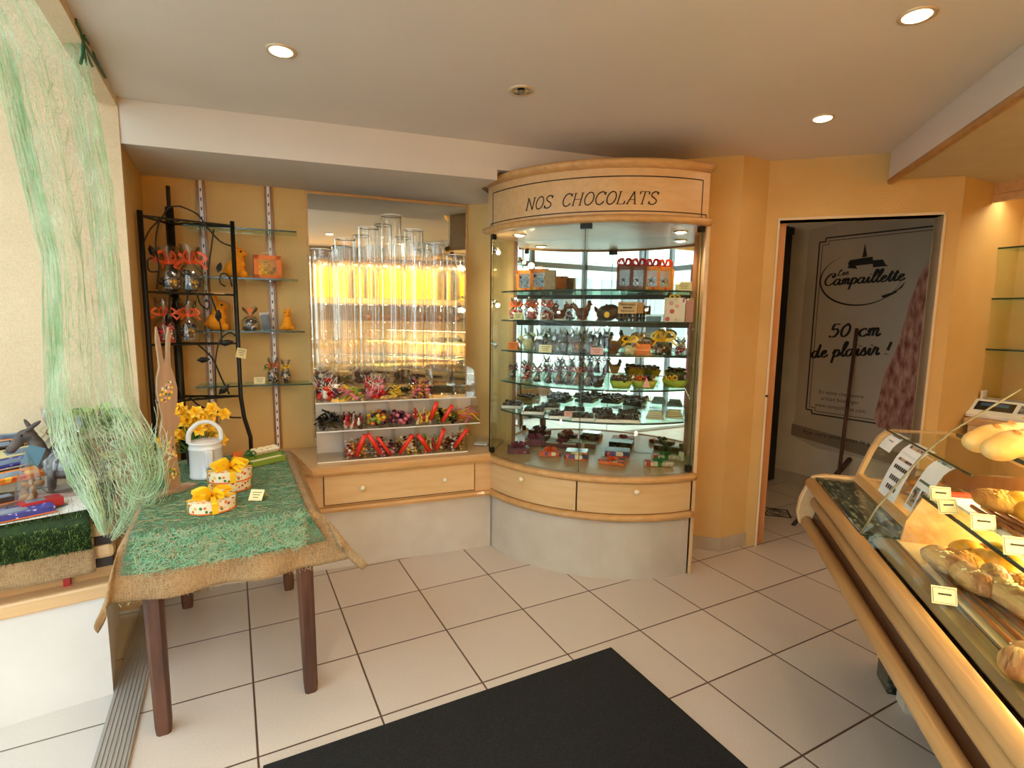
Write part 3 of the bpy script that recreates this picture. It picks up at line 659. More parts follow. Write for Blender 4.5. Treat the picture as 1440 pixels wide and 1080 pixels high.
# ================================================================== curved chocolate cabinet
CC0 = (2.3, 3.0)
def cpoly(r, e=.25, a0=180, a1=267.5, n=28, c=CC0):
    pts = [(c[0]+r*math.cos(R(a0+(a1-a0)*i/n)), c[1]+r*math.sin(R(a0+(a1-a0)*i/n))) for i in range(n+1)]
    L = pts[0]; Q = pts[-1]
    def back(p): k = (4.908-p[0]-p[1])/2; return (p[0]+k, p[1]+k)
    return pts+[back(Q), back(L)]
CB = thing('curved_display_cabinet', 'tall curved beech and glass display cabinet of chocolates in the corner', 'display cabinet', (2.0, 2.6, 0))
IV = Matrix.Translation((-2.0, -2.6, 0))
def B(): return MB(IV)
B().prism(cpoly(.883), 0, .372).build('kick_panel', MT['lam'], CB)
def sweep(prof, a0=180, a1=267.5, n=48): return B().arcsweep(prof, R(a0), R(a1), CC0, n)
sweep([(.85, .345), (.915, .347), (.925, .358), (.922, .374), (.905, .382), (.85, .382)]).build('lower_trim', MT['beechdk'], CB, True, bevel=0)
B().prism(cpoly(.885), .382, .562).build('drawer_carcase', MT['line'], CB)
for a0, a1, ka, nm in ((181.3, 224.2, 203, 'a'), (224.8, 266.6, 245.2, 'b')):
    d_ = sweep([(.87, .388), (.899, .388), (.899, .556), (.87, .556)], a0, a1).build('drawer', MT['plate'], CB)
    a = R(ka); k = MB().lathe([(0, .028), (.012, .026), (.016, .018), (.012, .009), (.007, .004), (.008, 0)], n=18)
    K = MB(IV @ Matrix.Translation((CC0[0]+.899*math.cos(a), CC0[1]+.899*math.sin(a), .518)) @ Matrix.Rotation(a, 4, 'Z') @ Matrix.Rotation(R(90), 4, 'Y')); K.add(k.v, k.f)
    K.build('knob', MT['knob'], d_, True)
B().prism(cpoly(.905), .563, .598).build('worktop', MT['beech'], CB)
sweep([(.87, .562), (.918, .563), (.930, .572), (.931, .590), (.920, .600), (.87, .600)]).build('edge_trim', MT['beechdk'], CB, True)
# right side panel, left corner post
R0 = (2.268, 2.112)
def back(p): k = (4.906-p[0]-p[1])/2; return (p[0]+k, p[1]+k)
R1 = back(R0); nrm = (.7071*.018, -.7071*.018)
B().prism([R0, R1, (R1[0]+nrm[0], R1[1]+nrm[1]), (R0[0]+nrm[0], R0[1]+nrm[1])], 0, 1.96).build('side_panel', MT['beech'], CB)
for c_, nm in (((1.700, 3.200), 'l'), ((2.500, 2.405), 'r')):
    B().box((c_[0], c_[1], 1.275), (.022, .022, 1.345), R(45)).build('corner_post', MT['black'] if nm == 'x' else MT['oak2'], CB)
# mirror back
B().prism([(1.69, 3.205), (2.49, 2.405), (2.496, 2.411), (1.696, 3.211)], .60, 1.95).build('mirror_back', MT['mirror'], CB)
# glass: left side pane, two curved door panes, clamps
B().prism([(1.419, 3.0), (1.655, 3.236), (1.659, 3.232), (1.423, 2.996)], .602, 1.948).build('side_glass', MT['glass'], CB)
B().box((1.418, 2.992, 1.275), (.006, .006, 1.345)).build('seal_strip', MT['black'], CB)
for a0, a1 in ((181.5, 224.8), (225.2, 266.6)):
    g_ = sweep([(.874, .603), (.880, .603), (.880, 1.945), (.874, 1.945)], a0, a1, 32).build('glass_door', MT['glass'], CB, True)
    B().box((CC0[0]+.882*math.cos(R(a1 if a0 < 200 else a1)), CC0[1]+.882*math.sin(R(a1)), 1.274), (.003, .004, 1.34), R(a1)).build('door_edge', MT['gedge'], g_)
for a, z, w_ in ((182.5, 1.93, .022), (225, 1.935, .06), (266, 1.93, .03), (182.5, .625, .022), (266, .625, .03)):
    B().box((CC0[0]+.880*math.cos(R(a)), CC0[1]+.880*math.sin(R(a)), z), (.026, w_, .035), R(a)).build('glass_clamp', MT['black'], CB)
# shelves
SZ = [1.61, 1.437, 1.252, 1.060, .875]
def shelfpoly(r): 
    pts = [(CC0[0]+r*math.cos(R(180+90*i/28)), CC0[1]+r*math.sin(R(180+90*i/28))) for i in range(29)]
    def bk(p): k = (4.885-p[0]-p[1])/2; return (p[0]+k, p[1]+k)
    return pts+[bk(pts[-1]), bk(pts[0])]
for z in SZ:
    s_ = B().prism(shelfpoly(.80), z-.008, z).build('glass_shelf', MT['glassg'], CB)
    if z > 1.2: B().prism([(1.70, 3.178), (2.475, 2.403), (2.481, 2.409), (1.706, 3.184)], z-.036, z-.009).build('underside_reflection', MT['black'], CB)  # added black strip imitating the dark shelf underside reflected in the mirror back
    sweep([(.80, z-.009), (.8025, z-.009), (.8025, z+.0005), (.80, z+.0005)]).build('shelf_edge', MT['gedge'], s_, True)
# canopy / fascia
B().prism(cpoly(.89), 1.95, 1.972).build('canopy_soffit', MT['beech'], CB)
B().prism(cpoly(.90), 1.972, 2.225).build('fascia', MT['beech'], CB)
sweep([(.87, 1.942), (.925, 1.944), (.938, 1.955), (.936, 1.972), (.915, 1.982), (.87, 1.982)]).build('lower_moulding', MT['beechdk'], CB, True)
sweep([(.87, 2.212), (.915, 2.214), (.938, 2.228), (.940, 2.246), (.925, 2.256), (.87, 2.256)]).build('cornice', MT['beechdk'], CB, True)
B().prism(cpoly(.90), 2.225, 2.25).build('top_board', MT['beech'], CB)
# inlaid lines and lettering on the fascia
def arcline(a0, a1, z, w_=.0028, r=.9012):
    return sweep([(r-.004, z-w_), (r, z-w_), (r, z+w_), (r-.004, z+w_)], a0, a1)
ln = [arcline(184, 264.5, 2.172), arcline(182.5, 266.6, 2.0)]
m = MB()
for q in ln: m.add(q.v, q.f)
def vline(a, z0, z1): 
    q = sweep([(.897, z0), (.9012, z0), (.9012, z1), (.897, z1)], a-.18, a+.18, 1); m.add(q.v, q.f)
vline(184, 1.978, 2.172); vline(264.5, 1.978, 2.172)
for a in (182.5, 266.6): vline(a, 1.978, 2.0)
for a0, a1 in ((182.5, 184), (265, 266.6)): q = arcline(a0, a1, 1.980); m.add(q.v, q.f)
m.build('inlay_line', MT['ink'], CB)
GS = {'N': [[(.08, 0), (.08, 1)], [(.08, 1), (.72, 0)], [(.72, 0), (.72, 1)], [(-.05, 0), (.22, 0)], [(-.06, 1), (.1, 1)], [(.58, 1), (.86, 1)]],
 'O': [[(.4+.36*math.cos(t*PI/10), .5+.51*math.sin(t*PI/10)) for t in range(21)]],
 'S': [crom([(.62, .78, 0), (.55, .95, 0), (.34, 1.01, 0), (.12, .88, 0), (.14, .66, 0), (.4, .5, 0), (.62, .34, 0), (.6, .1, 0), (.34, -.01, 0), (.12, .07, 0), (.06, .25, 0)], 4), [(.62, .78), (.63, 1)], [(.06, .25), (.04, 0)]],
 'C': [crom([(.72, .76, 0), (.62, .94, 0), (.42, 1.01, 0), (.16, .86, 0), (.05, .5, 0), (.16, .14, 0), (.42, -.01, 0), (.64, .08, 0), (.74, .24, 0)], 4), [(.72, .76), (.74, 1)]],
 'H': [[(.1, 0), (.1, 1)], [(.7, 0), (.7, 1)], [(.1, .5), (.7, .5)], [(-.03, 0), (.23, 0)], [(.57, 0), (.83, 0)], [(-.03, 1), (.23, 1)], [(.57, 1), (.83, 1)]],
 'L': [[(.1, 0), (.1, 1)], [(-.03, 1), (.23, 1)], [(-.03, 0), (.62, 0)], [(.62, 0), (.65, .25)]],
 'A': [[(.08, 0), (.42, 1)], [(.42, 1), (.74, 0)], [(.2, .36), (.62, .36)], [(-.05, 0), (.22, 0)], [(.6, 0), (.88, 0)]],
 'T': [[(.36, 0), (.36, 1)], [(0, 1), (.72, 1)], [(.22, 0), (.5, 0)], [(0, 1), (-.02, .78)], [(.72, 1), (.74, .78)]]}
adv = dict(N=.98, O=.92, S=.84, C=.92, H=.98, L=.80, A=.96, T=.86)
txt = 'NOS  CHOCOLATS'; H_ = .062; W_ = .0615
wid = sum(adv.get(c, .42) for c in txt)*W_
def serif_text(mb, fn, th=.0066):
    x = 0
    for c in txt:
        if c != ' ':
            for st in GS[c]:
                thin = len(st) == 2 and abs(st[0][1]-st[1][1]) < .05
                pts = [Vector((x+(p[0]+.28*p[1])*W_, p[1]*H_, 0)) for p in st]
                tmp = MB(); tmp.strip(pts, th*(.45 if thin else 1)); mb.add([fn(v[0], v[1]) for v in tmp.v], tmp.f)
        x += adv.get(c, .42)*W_
a_c = 225.3
def onarc(x, z):
    k = (x-wid/2)/.902; a = R(a_c)+k
    return (CC0[0]+.9022*math.cos(a), CC0[1]+.9022*math.sin(a), 2.034+z)
m = B(); serif_text(m, onarc); m.build('lettering', MT['ink'], CB)
# halogen spots
def spotlet(px, r, side=False, z=1.95):
    x, y = arc2(px, r)
    f = B().lathe([(.030, -.004), (.042, -.006), (.044, 0)], (x, y, z), 20).build('halogen_ring', MT['chrome'], CB, True)
    B().lathe([(0, -.012), (.02, -.010), (.030, -.004)], (x, y, z), 16).build('halogen_bulb', MT['bulb'], f, True)
    lamp('SPOT', 'halogen_spot', (x, y, z-.02), 9, (1, .84, .62), .03, angle=150, blend=.6)
spotlet(728, .72); spotlet(948, .66)
for z in (1.85, 1.53, 1.27):       # small clip lamps on the left glass
    x, y = 1.475, 3.02
    c_ = B().tube([(x-.02, y+.03, z+.03), (x, y, z)], [.010, .018], 12).build('clip_lamp', MT['chrome'], CB, True)
    if z > 1.4:
        B().ell((x+.002, y-.006, z-.005), (.014, .014, .014), nu=10, nv=8).build('clip_bulb', MT['bulb'], c_, True)
        lamp('POINT', 'clip_lamp_light', (x+.03, y-.05, z-.03), 1.2, (1, .84, .62), .02)
# ================================================================== kinds of goods
def bake(o):
    dg = bpy.context.evaluated_depsgraph_get(); me = bpy.data.meshes.new_from_object(o.evaluated_get(dg))
    o.modifiers.clear(); o.data = me
    me.polygons.foreach_set('use_smooth', [True]*len(me.polygons)); return o
def blob(name, parts, mat, parent=None, vox=.004):
    b = MB()
    for p in parts:
        c, r = p[0], p[1]; rot = None
        if len(p) > 2: rot = Matrix.Rotation(R(p[2][2]), 4, 'Z') @ Matrix.Rotation(R(p[2][1]), 4, 'Y') @ Matrix.Rotation(R(p[2][0]), 4, 'X')
        b.ell(c, r if isinstance(r, tuple) else (r, r, r), rot, 14, 10)
    return bake(b.build(name, mat, parent, remesh=vox))
def rabbit(s=1):      # sitting rabbit facing +x, height 1*s*.2
    k = s*.2
    P = [((-.05, 0, .22), (.24, .20, .22)), ((.02, 0, .42), (.17, .15, .20)), ((.08, 0, .62), (.13, .12, .12)), ((.17, 0, .60), (.07, .07, .06)),
         ((-.02, .05, .84), (.035, .03, .17), (0, -14, 0)), ((-.06, -.05, .82), (.035, .03, .17), (0, -20, 0)), ((.15, .08, .10), (.10, .05, .10)), ((.15, -.08, .10), (.10, .05, .10)), ((.14, .07, .34), (.06, .04, .07)), ((.14, -.07, .34), (.06, .04, .07)), ((-.26, 0, .16), (.07, .07, .07))]
    return [((a[0]*k, a[1]*k, a[2]*k), tuple(x*k for x in r), *q) for a, r, *q in P]
def hen(s=1):
    k = s*.1
    P = [((0, 0, .38), (.36, .24, .30)), ((.28, 0, .62), (.15, .13, .24), (0, 20, 0)), ((.36, 0, .86), (.13, .11, .13)), ((-.36, 0, .66), (.14, .10, .30), (0, -35, 0)), ((.50, 0, .84), (.08, .03, .04)), ((.36, 0, 1.0), (.12, .03, .07)), ((0, 0, .08), (.30, .24, .10))]
    return [((a[0]*k, a[1]*k, a[2]*k), tuple(x*k for x in r), *q) for a, r, *q in P]
def bow(mb, c, s, loops=4, tails=2, up=.6, w=.16, flat=False):
    c = Vector(c)
    loops += 2
    for i in range(loops):
        a = 2*PI*i/loops+rnd(-.3, .3); d = Vector((math.cos(a), math.sin(a), 0)); z = Vector((0, 0, 1))
        pts = [c, c+d*s*.35+z*s*(up+.1), c+d*s*.85+z*s*up*.9, c+d*s*.95+z*s*.25, c+d*s*.5+z*s*.05, c]
        mb.strip(crom(pts, 4), s*w*1.15, d.cross(z))
    for i in range(tails):
        a = rnd(0, 6.28); d = Vector((math.cos(a), math.sin(a), 0))
        pts = [c, c+d*s*.5+Vector((0, 0, .15*s)), c+d*s*1.1-Vector((0, 0, .1*s if flat else .4*s))]
        mb.strip(crom(pts, 4), s*w, (0, 0, 1) if flat else d.cross(Vector((0, 0, 1))))
def film_shape(mb, w, d, h, seed=0, neck=.62, top=1.0):
    random.seed(seed); n = 20; prof = [(.0, 0), (.48, 0), (.52, .06), (.54, .25), (.50, .42), (.30, .55), (.13, neck), (.16, .68), (.34*top, .84), (.44*top, 1.0)]
    vs = []
    for i, (r, z) in enumerate(prof):
        for j in range(n):
            a = 2*PI*j/n; cr = 1+(.10 if z < .5 else .28)*math.sin(j*PI*.5*(1 if z < .5 else 2)+i)*(.3+z)+rnd(-.05, .05)
            sq = 1/max(abs(math.cos(a)), abs(math.sin(a)))**.5 if z < .5 else 1
            vs.append((r*w*math.cos(a)*cr*sq, r*d*math.sin(a)*cr*sq, z*h*(1+(rnd(-.06, .04) if z == 1 else 0))))
    mb.add(vs, [(i*n+j, i*n+(j+1)%n, (i+1)*n+(j+1)%n, (i+1)*n+j) for i in range(len(prof)-1) for j in range(n)])
def cello_bag(label, loc, w=.07, d=.05, h=.14, ribbon='rib_or', content='chocmix', name='cellophane_bag', group=None, rz=0, seed=1, cat='bag', cn=16, bs=.6, fig=None):
    T = thing(name, label, cat, tuple(loc), rz, group)
    random.seed(seed*31+5); b = MB()
    if fig: blob('chocolate_figure', fig, MT[content], T, .003)
    else:
        for i in range(cn):
            b.ell((rnd(-.36, .36)*w, rnd(-.32, .32)*d, .035*h+rnd(0, .40)*h), (w*rnd(.14, .2), w*rnd(.12, .16), w*rnd(.10, .16)), Matrix.Rotation(rnd(0, 3), 4, 'Z'), 8, 6)
        b.build('chocolates', MT[content], T, True)
    m = MB(); film_shape(m, w, d, h, seed); m.build('film', MT['cello'], T, True)
    m = MB(); m.lathe([(.15*w, .60*h), (.17*w, .62*h), (.15*w, .65*h)], n=10); bow(m, (0, 0, .62*h), w*bs, 4, 3); m.build('ribbon', MT[ribbon], T)
    return T
def card(label, loc, rz=0, w=.05, h=.035, mat='cream', tilt=.35, name='price_card', group=None, lines=True):
    T = thing(name, label, 'card', tuple(loc), rz, group); s, c = math.sin(tilt), math.cos(tilt)
    m = MB(); m.add([(-w/2, 0, 0), (w/2, 0, 0), (w/2, h*s, h*c), (-w/2, h*s, h*c), (w/2, 2*h*s, 0), (-w/2, 2*h*s, 0)], [(0, 1, 2, 3), (3, 2, 4, 5)])
    m.build('folded_card', MT[mat], T, solid=.0008)
    if lines:
        m = MB()
        for k in range(3):
            f = .78-.22*k; ww = w*(.36, .28, .2)[k]
            m.add([(-ww, h*s*f-.0012, h*c*f), (ww, h*s*f-.0012, h*c*f), (ww, h*s*(f-.05)-.0012, h*c*(f-.05)), (-ww, h*s*(f-.05)-.0012, h*c*(f-.05))], [(0, 1, 2, 3)])
        m.build('handwriting', MT['ink'], T)
    return T
def gift_box(label, loc, w, d, h, body, lid=None, ribbon=None, rz=0, group=None, rim=None, name='gift_box', window=None, bs=.035, oval=False):
    T = thing(name, label, 'box', tuple(loc), rz, group)
    if oval:
        MB().lathe([(0, 0), (1, 0), (1, h), (0, h)], n=32, sx=w/2, sy=d/2).build('body', MT[body], T)
        MB().lathe([(1.02, 0), (1.02, h*.12), (.98, h*.12)], n=32, sx=w/2, sy=d/2).build('rim', MT[rim or 'orcard'], T)
        MB().lathe([(0, h+.001), (.9, h+.001), (1.03, h), (1.03, h*.72), (1, h*.72)], n=32, sx=w/2, sy=d/2).build('lid', MT[lid or body], T)
    else:
        MB().bb(-w/2, w/2, -d/2, d/2, .0, h).build('body', MT[body], T, bevel=.001)
        if rim: MB().bb(-w/2-.001, w/2+.001, -d/2-.001, d/2+.001, .0, h*.18).build('rim', MT[rim], T)
        if lid: MB().bb(-w/2-.0015, w/2+.0015, -d/2-.0015, d/2+.0015, h*.98, h*1.05).build('lid', MT[lid], T)
    if window:
        b = MB(); random.seed(int(w*1e4)+3)
        for i in range(10): b.ell((rnd(-.38, .38)*w, rnd(-.34, .34)*d, h+.006), (.014, .011, .010), nu=8, nv=6)
        b.build('chocolates', MT[window], T, True); MB().bb(-w*.46, w*.46, -d*.44, d*.44, h+.018, h+.019).build('window_film', MT['cello'], T)
    if ribbon:
        m = MB(); e = .0022; s_ = .02
        hh = h*1.05+.001
        for ax in (0, 1):
            if oval:
                A, D_ = (w/2*1.04, d/2*1.04); lim = (D_ if ax else A)
                pts = [(0, -lim, 0), (0, -lim, hh), (0, lim, hh), (0, lim, 0)] if ax else [(-lim, 0, 0), (-lim, 0, hh), (lim, 0, hh), (lim, 0, 0)]
                nn = (1, 0, 0) if ax else (0, 1, 0)
                for a_, b_ in zip(pts, pts[1:]):
                    q = Vector(nn)*s_/2; m.add([Vector(a_)-q, Vector(a_)+q, Vector(b_)+q, Vector(b_)-q], [(0, 1, 2, 3)])
            elif ax: m.bb(-s_/2, s_/2, -d/2-e, d/2+e, .0, hh)
            else: m.bb(-w/2-e, w/2+e, -s_/2, s_/2, .0, hh)
        random.seed(int(w*1000)); bow(m, (0, 0, hh), bs, 5, 4, .38, .24, True); m.build('ribbon', MT[ribbon], T)
    return T
def carton(label, loc, w=.11, d=.05, h=.11, mat='orcard', rz=0, group=None, ribbon=None, content='chocmix', name='window_carton'):
    T = thing(name, label, 'box', tuple(loc), rz, group)
    m = MB(); t = .012
    m.bb(-w/2, w/2, -d/2+.003, d/2, 0, .003); m.bb(-w/2, w/2, -d/2+.003, d/2, h-.003, h); m.bb(-w/2, -w/2+.003, -d/2+.003, d/2, 0, h); m.bb(w/2-.003, w/2, -d/2+.003, d/2, 0, h); m.bb(-w/2, w/2, d/2-.003, d/2, 0, h)
    f = w*.18
    m.bb(-w/2, -w/2+f, -d/2, -d/2+.003, 0, h); m.bb(w/2-f, w/2, -d/2, -d/2+.003, 0, h); m.bb(-w/2, w/2, -d/2, -d/2+.003, 0, h*.17); m.bb(-w/2, w/2, -d/2, -d/2+.003, h*.83, h)
    m.build('carton', MT[mat], T)
    b = MB(); random.seed(int(w*1e4))
    for i in range(16): b.ell((rnd(-.3, .3)*w, rnd(-.28, .2)*d, .012+rnd(0, .62)*h), (.015, .012, .011), Matrix.Rotation(rnd(0, 3), 4, 'Z'), 8, 6)
    b.build('chocolates', MT[content], T, True)
    MB().bb(-w/2+f*.8, w/2-f*.8, -d/2+.003, -d/2+.004, h*.15, h*.85).build('window_film', MT['cello'], T)
    m = MB()
    if ribbon: bow(m, (0, 0, h), w*.5, 6, 4, .8, .22); m.build('ribbon', MT[ribbon], T)
    else: m.tube(crom([(-w*.2, 0, h), (-w*.12, 0, h+.015), (w*.12, 0, h+.015), (w*.2, 0, h)]), .002, 5); m.build('handle', MT['cream'], T)
    return T

# ------------------------------------------------------------------ goods on the glass wall shelves
def SP(u, off, i): return WP(u, off, SHZ[i]+.001)
def u_at(px, off):       # distance along the wall for a photo column
    p = on(px, 450, WP(0, off), (-.1145, -.9934, 0)); return (p.x-.12+off*.1145)/.9934
def orange_rabbit(label, loc, s, rz, face='x'):
    T = thing('orange_rabbit', label, 'figurine', tuple(loc), rz)
    blob('body', rabbit(s), MT['or_flock'], T, .004)
    for y in (.115, -.115): MB().ell((.11*.2*s, y*.2*s*.98, .65*.2*s), (.006*s, .004*s, .006*s), nu=10, nv=8).build('eye', MT['black'], T, True)
    return T
orange_rabbit('orange flocked rabbit facing right on the second wall shelf', SP(u_at(337, .12), .12, 1), 1.15, WA)
orange_rabbit('orange flocked rabbit partly behind the iron rack on the third wall shelf', SP(u_at(307, .12), .12, 2), 1.12, WA)
T = thing('orange_bear', 'small orange bear figurine at the right end of the third wall shelf', 'figurine', SP(u_at(404, .11), .11, 2), WA)
k = .13
blob('body', [((0, 0, .25*k), (.26*k, .22*k, .25*k)), ((0, 0, .48*k), (.2*k, .18*k, .22*k)), ((0, 0, .78*k), (.19*k, .17*k, .17*k)), ((.12*k, 0, .98*k), (.05*k, .04*k, .10*k)), ((-.12*k, 0, .98*k), (.05*k, .04*k, .10*k)), ((0, -.15*k, .73*k), (.07*k, .06*k, .05*k)), ((.24*k, -.05*k, .12*k), (.1*k, .12*k, .08*k)), ((-.24*k, -.05*k, .12*k), (.1*k, .12*k, .08*k))], MT['or_flock'], T, .0035)
for x in (-.07, .07): MB().ell((x*k, -.165*k, .83*k), (.003, .003, .003), nu=8, nv=6).build('eye', MT['black'], T, True)
carton('orange carton with a window of chocolates on the second wall shelf', SP(u_at(379, .12), .12, 1), .145, .08, .135, 'orcard', WA+.12)
cello_bag('clear bag of dark chocolate pieces with an orange triangular tag', SP(u_at(352, .12), .12, 2), .085, .06, .14, 'rib_or', 'choc', rz=WA, seed=3, bs=.0001)
T = thing('chocolate_bar_pack', 'dark chocolate pack leaning beside the bag on the third wall shelf', 'packet', SP(u_at(374, .11), .11, 2), WA)
MB().box((0, 0, .047), (.05, .02, .094), 0, .1, -.12).build('chocolates', MT['choc'], T, bevel=.008); m = MB(); m.box((0, 0, .055), (.058, .028, .11), 0, .1, -.12); m.build('film', MT['cello'], T)
T = [o for o in bpy.data.objects if o.get('label', '').startswith('clear bag of dark chocolate pieces')][0]
MB().add([(-.018, -.032, .135), (.024, -.034, .122), (-.002, -.036, .098)], [(0, 1, 2)]).build('tag', MT['orcard'], T, solid=.001)
cello_bag('small bag of chocolates tied with orange and green ribbon on the lowest wall shelf', SP(u_at(381, .13), .13, 3), .062, .05, .155, 'rib_or', 'choc', rz=WA, seed=5, bs=.5)
cello_bag('small bag of chocolates tied with yellow ribbon on the lowest wall shelf', SP(u_at(399, .11), .11, 3), .055, .05, .14, 'rib_ye', 'choc', rz=WA, seed=6, bs=.5)
T = [o for o in bpy.data.objects if o.get('label', '').startswith('small bag of chocolates tied with orange')][0]
m = MB(); bow(m, (-.02, 0, .09), .03, 3, 2); m.build('green_ribbon', MT['rib_gr'], T)
card('cream price card on the lowest wall shelf beside the ribboned bags', SP(u_at(361, .16), .16, 3), WA, .06, .04)

# ------------------------------------------------------------------ wrought iron rack in the corner (three posts, quarter shelves)
IR = thing('iron_corner_rack', 'black wrought iron corner rack with leaves standing on the low counter', 'rack', (-.20, 3.40, .612))
I0 = Vector((-.20, 3.40, .612))
def L(p): return Vector(p)-I0
PL = Vector((-.375, 3.30, 0)); PR = Vector((.035, 3.40, 0)); PB = Vector((-.265, 3.52, 0))
def up(p, z): return Vector((p.x, p.y, z))-I0
def post(p, r, top, foot=None):
    pts = [up(p, top), up(p, .98)]+([Vector((foot.x*.3+p.x*.7, foot.y*.3+p.y*.7, .86))-I0, up(foot, .74), up(foot, .614)] if foot else [up(p, .614)])
    MB().tube(pts, r, 10).build('post', MT['black'], IR, True)
post(PL, .0125, 1.955); post(PR, .0115, 1.955, Vector((.075, 3.40, 0))); post(PB, .021, 2.02)
MB().tube([up(PB, 1.6), up(PB, 2.13)], .010, 8).build('finial', MT['black'], IR)
RZ = [1.93, 1.555, 1.285, .985]
for z in RZ:
    m = MB(); m.tube([up(PL, z), up(PR, z)], .006, 6); m.tube([up(PL, z), up(PB, z)], .005, 6); m.tube([up(PB, z), up(PR, z)], .005, 6)
    for k in range(1, 7):
        t = k/7; a = PL.lerp(PR, t); m.tube([up(a, z), up(a.lerp(PB, .93), z)], .0028, 5)
    m.build('shelf_grid', MT['black'], IR)
def scroll(pts, nm='scroll', r=.0042): MB().tube(crom([L(p) for p in pts], 6), r, 6).build(nm, MT['black'], IR, True)
def fx(t, z, o=0): a = PL.lerp(PR, t); return (a.x, a.y-.004+o, z)
def leaf(t, z, s, rot):
    a = Vector(fx(t, z))-I0; b = MB(Matrix.Translation(a) @ Matrix.Rotation(rot, 4, 'Y'))
    b.add([(0, 0, -s), (.45*s, -.004, -.3*s), (.38*s, -.004, .4*s), (0, 0, s), (-.38*s, -.004, .4*s), (-.45*s, -.004, -.3*s), (0, -.012, 0)], [(0, 1, 6), (1, 2, 6), (2, 3, 6), (3, 4, 6), (4, 5, 6), (5, 0, 6)])
    b.build('leaf', MT['black'], IR, solid=.003)
scroll([fx(.02, 1.80), fx(.10, 1.87), fx(.22, 1.93), fx(.30, 1.985), fx(.42, 2.0)]); scroll([fx(.42, 2.0), fx(.60, 1.97), fx(.72, 1.90), fx(.85, 1.84), fx(.98, 1.82)])
scroll([fx(.2, 1.93), fx(.14, 1.80), fx(.16, 1.68), fx(.12, 1.57)]); scroll([fx(.78, 1.9), fx(.74, 1.80), fx(.70, 1.70), fx(.68, 1.6)])
scroll([fx(.96, 1.60), fx(.92, 1.66), fx(.84, 1.665), fx(.82, 1.62), fx(.88, 1.60)]); leaf(.82, 1.70, .03, .3); leaf(.10, 1.76, .032, -.3)
scroll([fx(.15, 1.66), fx(.06, 1.66), fx(.05, 1.71), fx(.10, 1.73)])
for s_ in (0, 1):
    c_ = .50; d_ = (-1, 1)[s_]
    scroll([fx(c_+d_*.05, 1.555), fx(c_+d_*.08, 1.50), fx(c_+d_*.16, 1.475), fx(c_+d_*.18, 1.51), fx(c_+d_*.13, 1.52)])
scroll([fx(.70, 1.55), fx(.76, 1.46), fx(.80, 1.38), fx(.80, 1.29)]); leaf(.78, 1.44, .035, .1)
scroll([fx(.25, 1.55), fx(.24, 1.48), fx(.22, 1.40)]); leaf(.22, 1.42, .032, 0)
scroll([fx(.99, 1.32), fx(.90, 1.345), fx(.78, 1.30), fx(.72, 1.20), fx(.71, 1.12), fx(.70, 1.0)]); leaf(.86, 1.29, .038, 1.35)
scroll([fx(.52, 1.285), fx(.62, 1.24), fx(.70, 1.19), fx(.77, 1.10), fx(.86, 1.0)], r=.005); leaf(.58, 1.20, .034, 1.5); leaf(.80, 1.03, .04, .8)
scroll([fx(.40, 1.0), fx(.5, .95), fx(.68, .91), fx(.85, .87), fx(.99, .86)], r=.005); scroll([fx(.22, 1.28), fx(.20, 1.12), fx(.14, 1.0)]); leaf(.16, 1.05, .035, .1)
# shelf boards of the rack carry ribboned bags
def IP(px, z, off=0):
    p = on(px, 450, (PL.x, PL.y+.05, 0), (-.23, .97, 0)); return Vector((p.x, p.y+off, z+.007))
g = 'orange ribboned bags on the iron rack'
MB().bb(-.30+.20, -.02+.20, -.03, .08, 1.557-.612, 1.562-.612).build('shelf_board', MT['beech'], IR)
cello_bag('large cellophane bag of chocolates with orange ribbon, left on the upper rack shelf', IP(242, 1.556), .105, .07, .235, 'rib_or', 'chocmix', group=g, seed=11, bs=.75, cn=26)
cello_bag('large cellophane bag of chocolates with orange ribbon, right on the upper rack shelf', IP(272, 1.556), .105, .07, .25, 'rib_or', 'chocmix', group=g, seed=12, bs=.75, cn=26)
cello_bag('bag of red sweets with orange ribbon, left on the lower shelf of the iron rack', IP(231, 1.286), .09, .06, .235, 'rib_or', 'sweets', group=g, seed=13, cn=22)
cello_bag('bag of dark chocolates with orange ribbon, right on the lower rack shelf', IP(265, 1.286), .09, .06, .23, 'rib_or', 'chocmix', group=g, seed=14, cn=22)
T = card('cream price card clipped to the front right post of the iron rack', (.045, 3.355, 1.205), .5, .055, .055, tilt=.12)
T.rotation_euler[1] = .25
# ------------------------------------------------------------------ goods in the cabinet
def K(px, r, i, dz=0):
    x, y = arc2(px, r); return (x, y, SZ[i]+.001+dz)
RC = R(-41)
g = 'orange printed cartons on the top cabinet shelf'
for i, (px, lb) in enumerate([(737, 'leftmost orange window carton on the top cabinet shelf'), (757, 'second orange window carton from the left on the top cabinet shelf')]):
    carton(lb, K(px, .66, 0), .105, .05, .13, 'orprint', RC, g)
T = thing('gable_box', 'grey and yellow gable box right of the orange cartons, top cabinet shelf', 'box', K(772, .64, 0), RC)
MB().extr([(-.03, 0), (.03, 0), (.022, .12), (-.022, .12)], -.03, .03).build('body', pm('grey_yellow_box', 'B8A070', .6, col2='9A8A78', vs=40), T)
for px, lb in ((874, 'leftmost clear tube box of sweets with red bow'), (893, 'second clear tube box of sweets with red bow'), (912, 'third clear tube box with orange bow'), (929, 'rightmost yellow tube box with large orange bow')):
    carton(lb+' on the top cabinet shelf', K(px, .66, 0), .085, .05, .135, 'orprint' if px > 900 else 'chocm', RC, 'tall ribboned cartons on the top cabinet shelf', 'rib_rd' if px < 920 else 'rib_or', name='tall_sweet_box')
card('yellow price card at the right end of the top cabinet shelf', K(957, .76, 0), RC+.1, .085, .055)
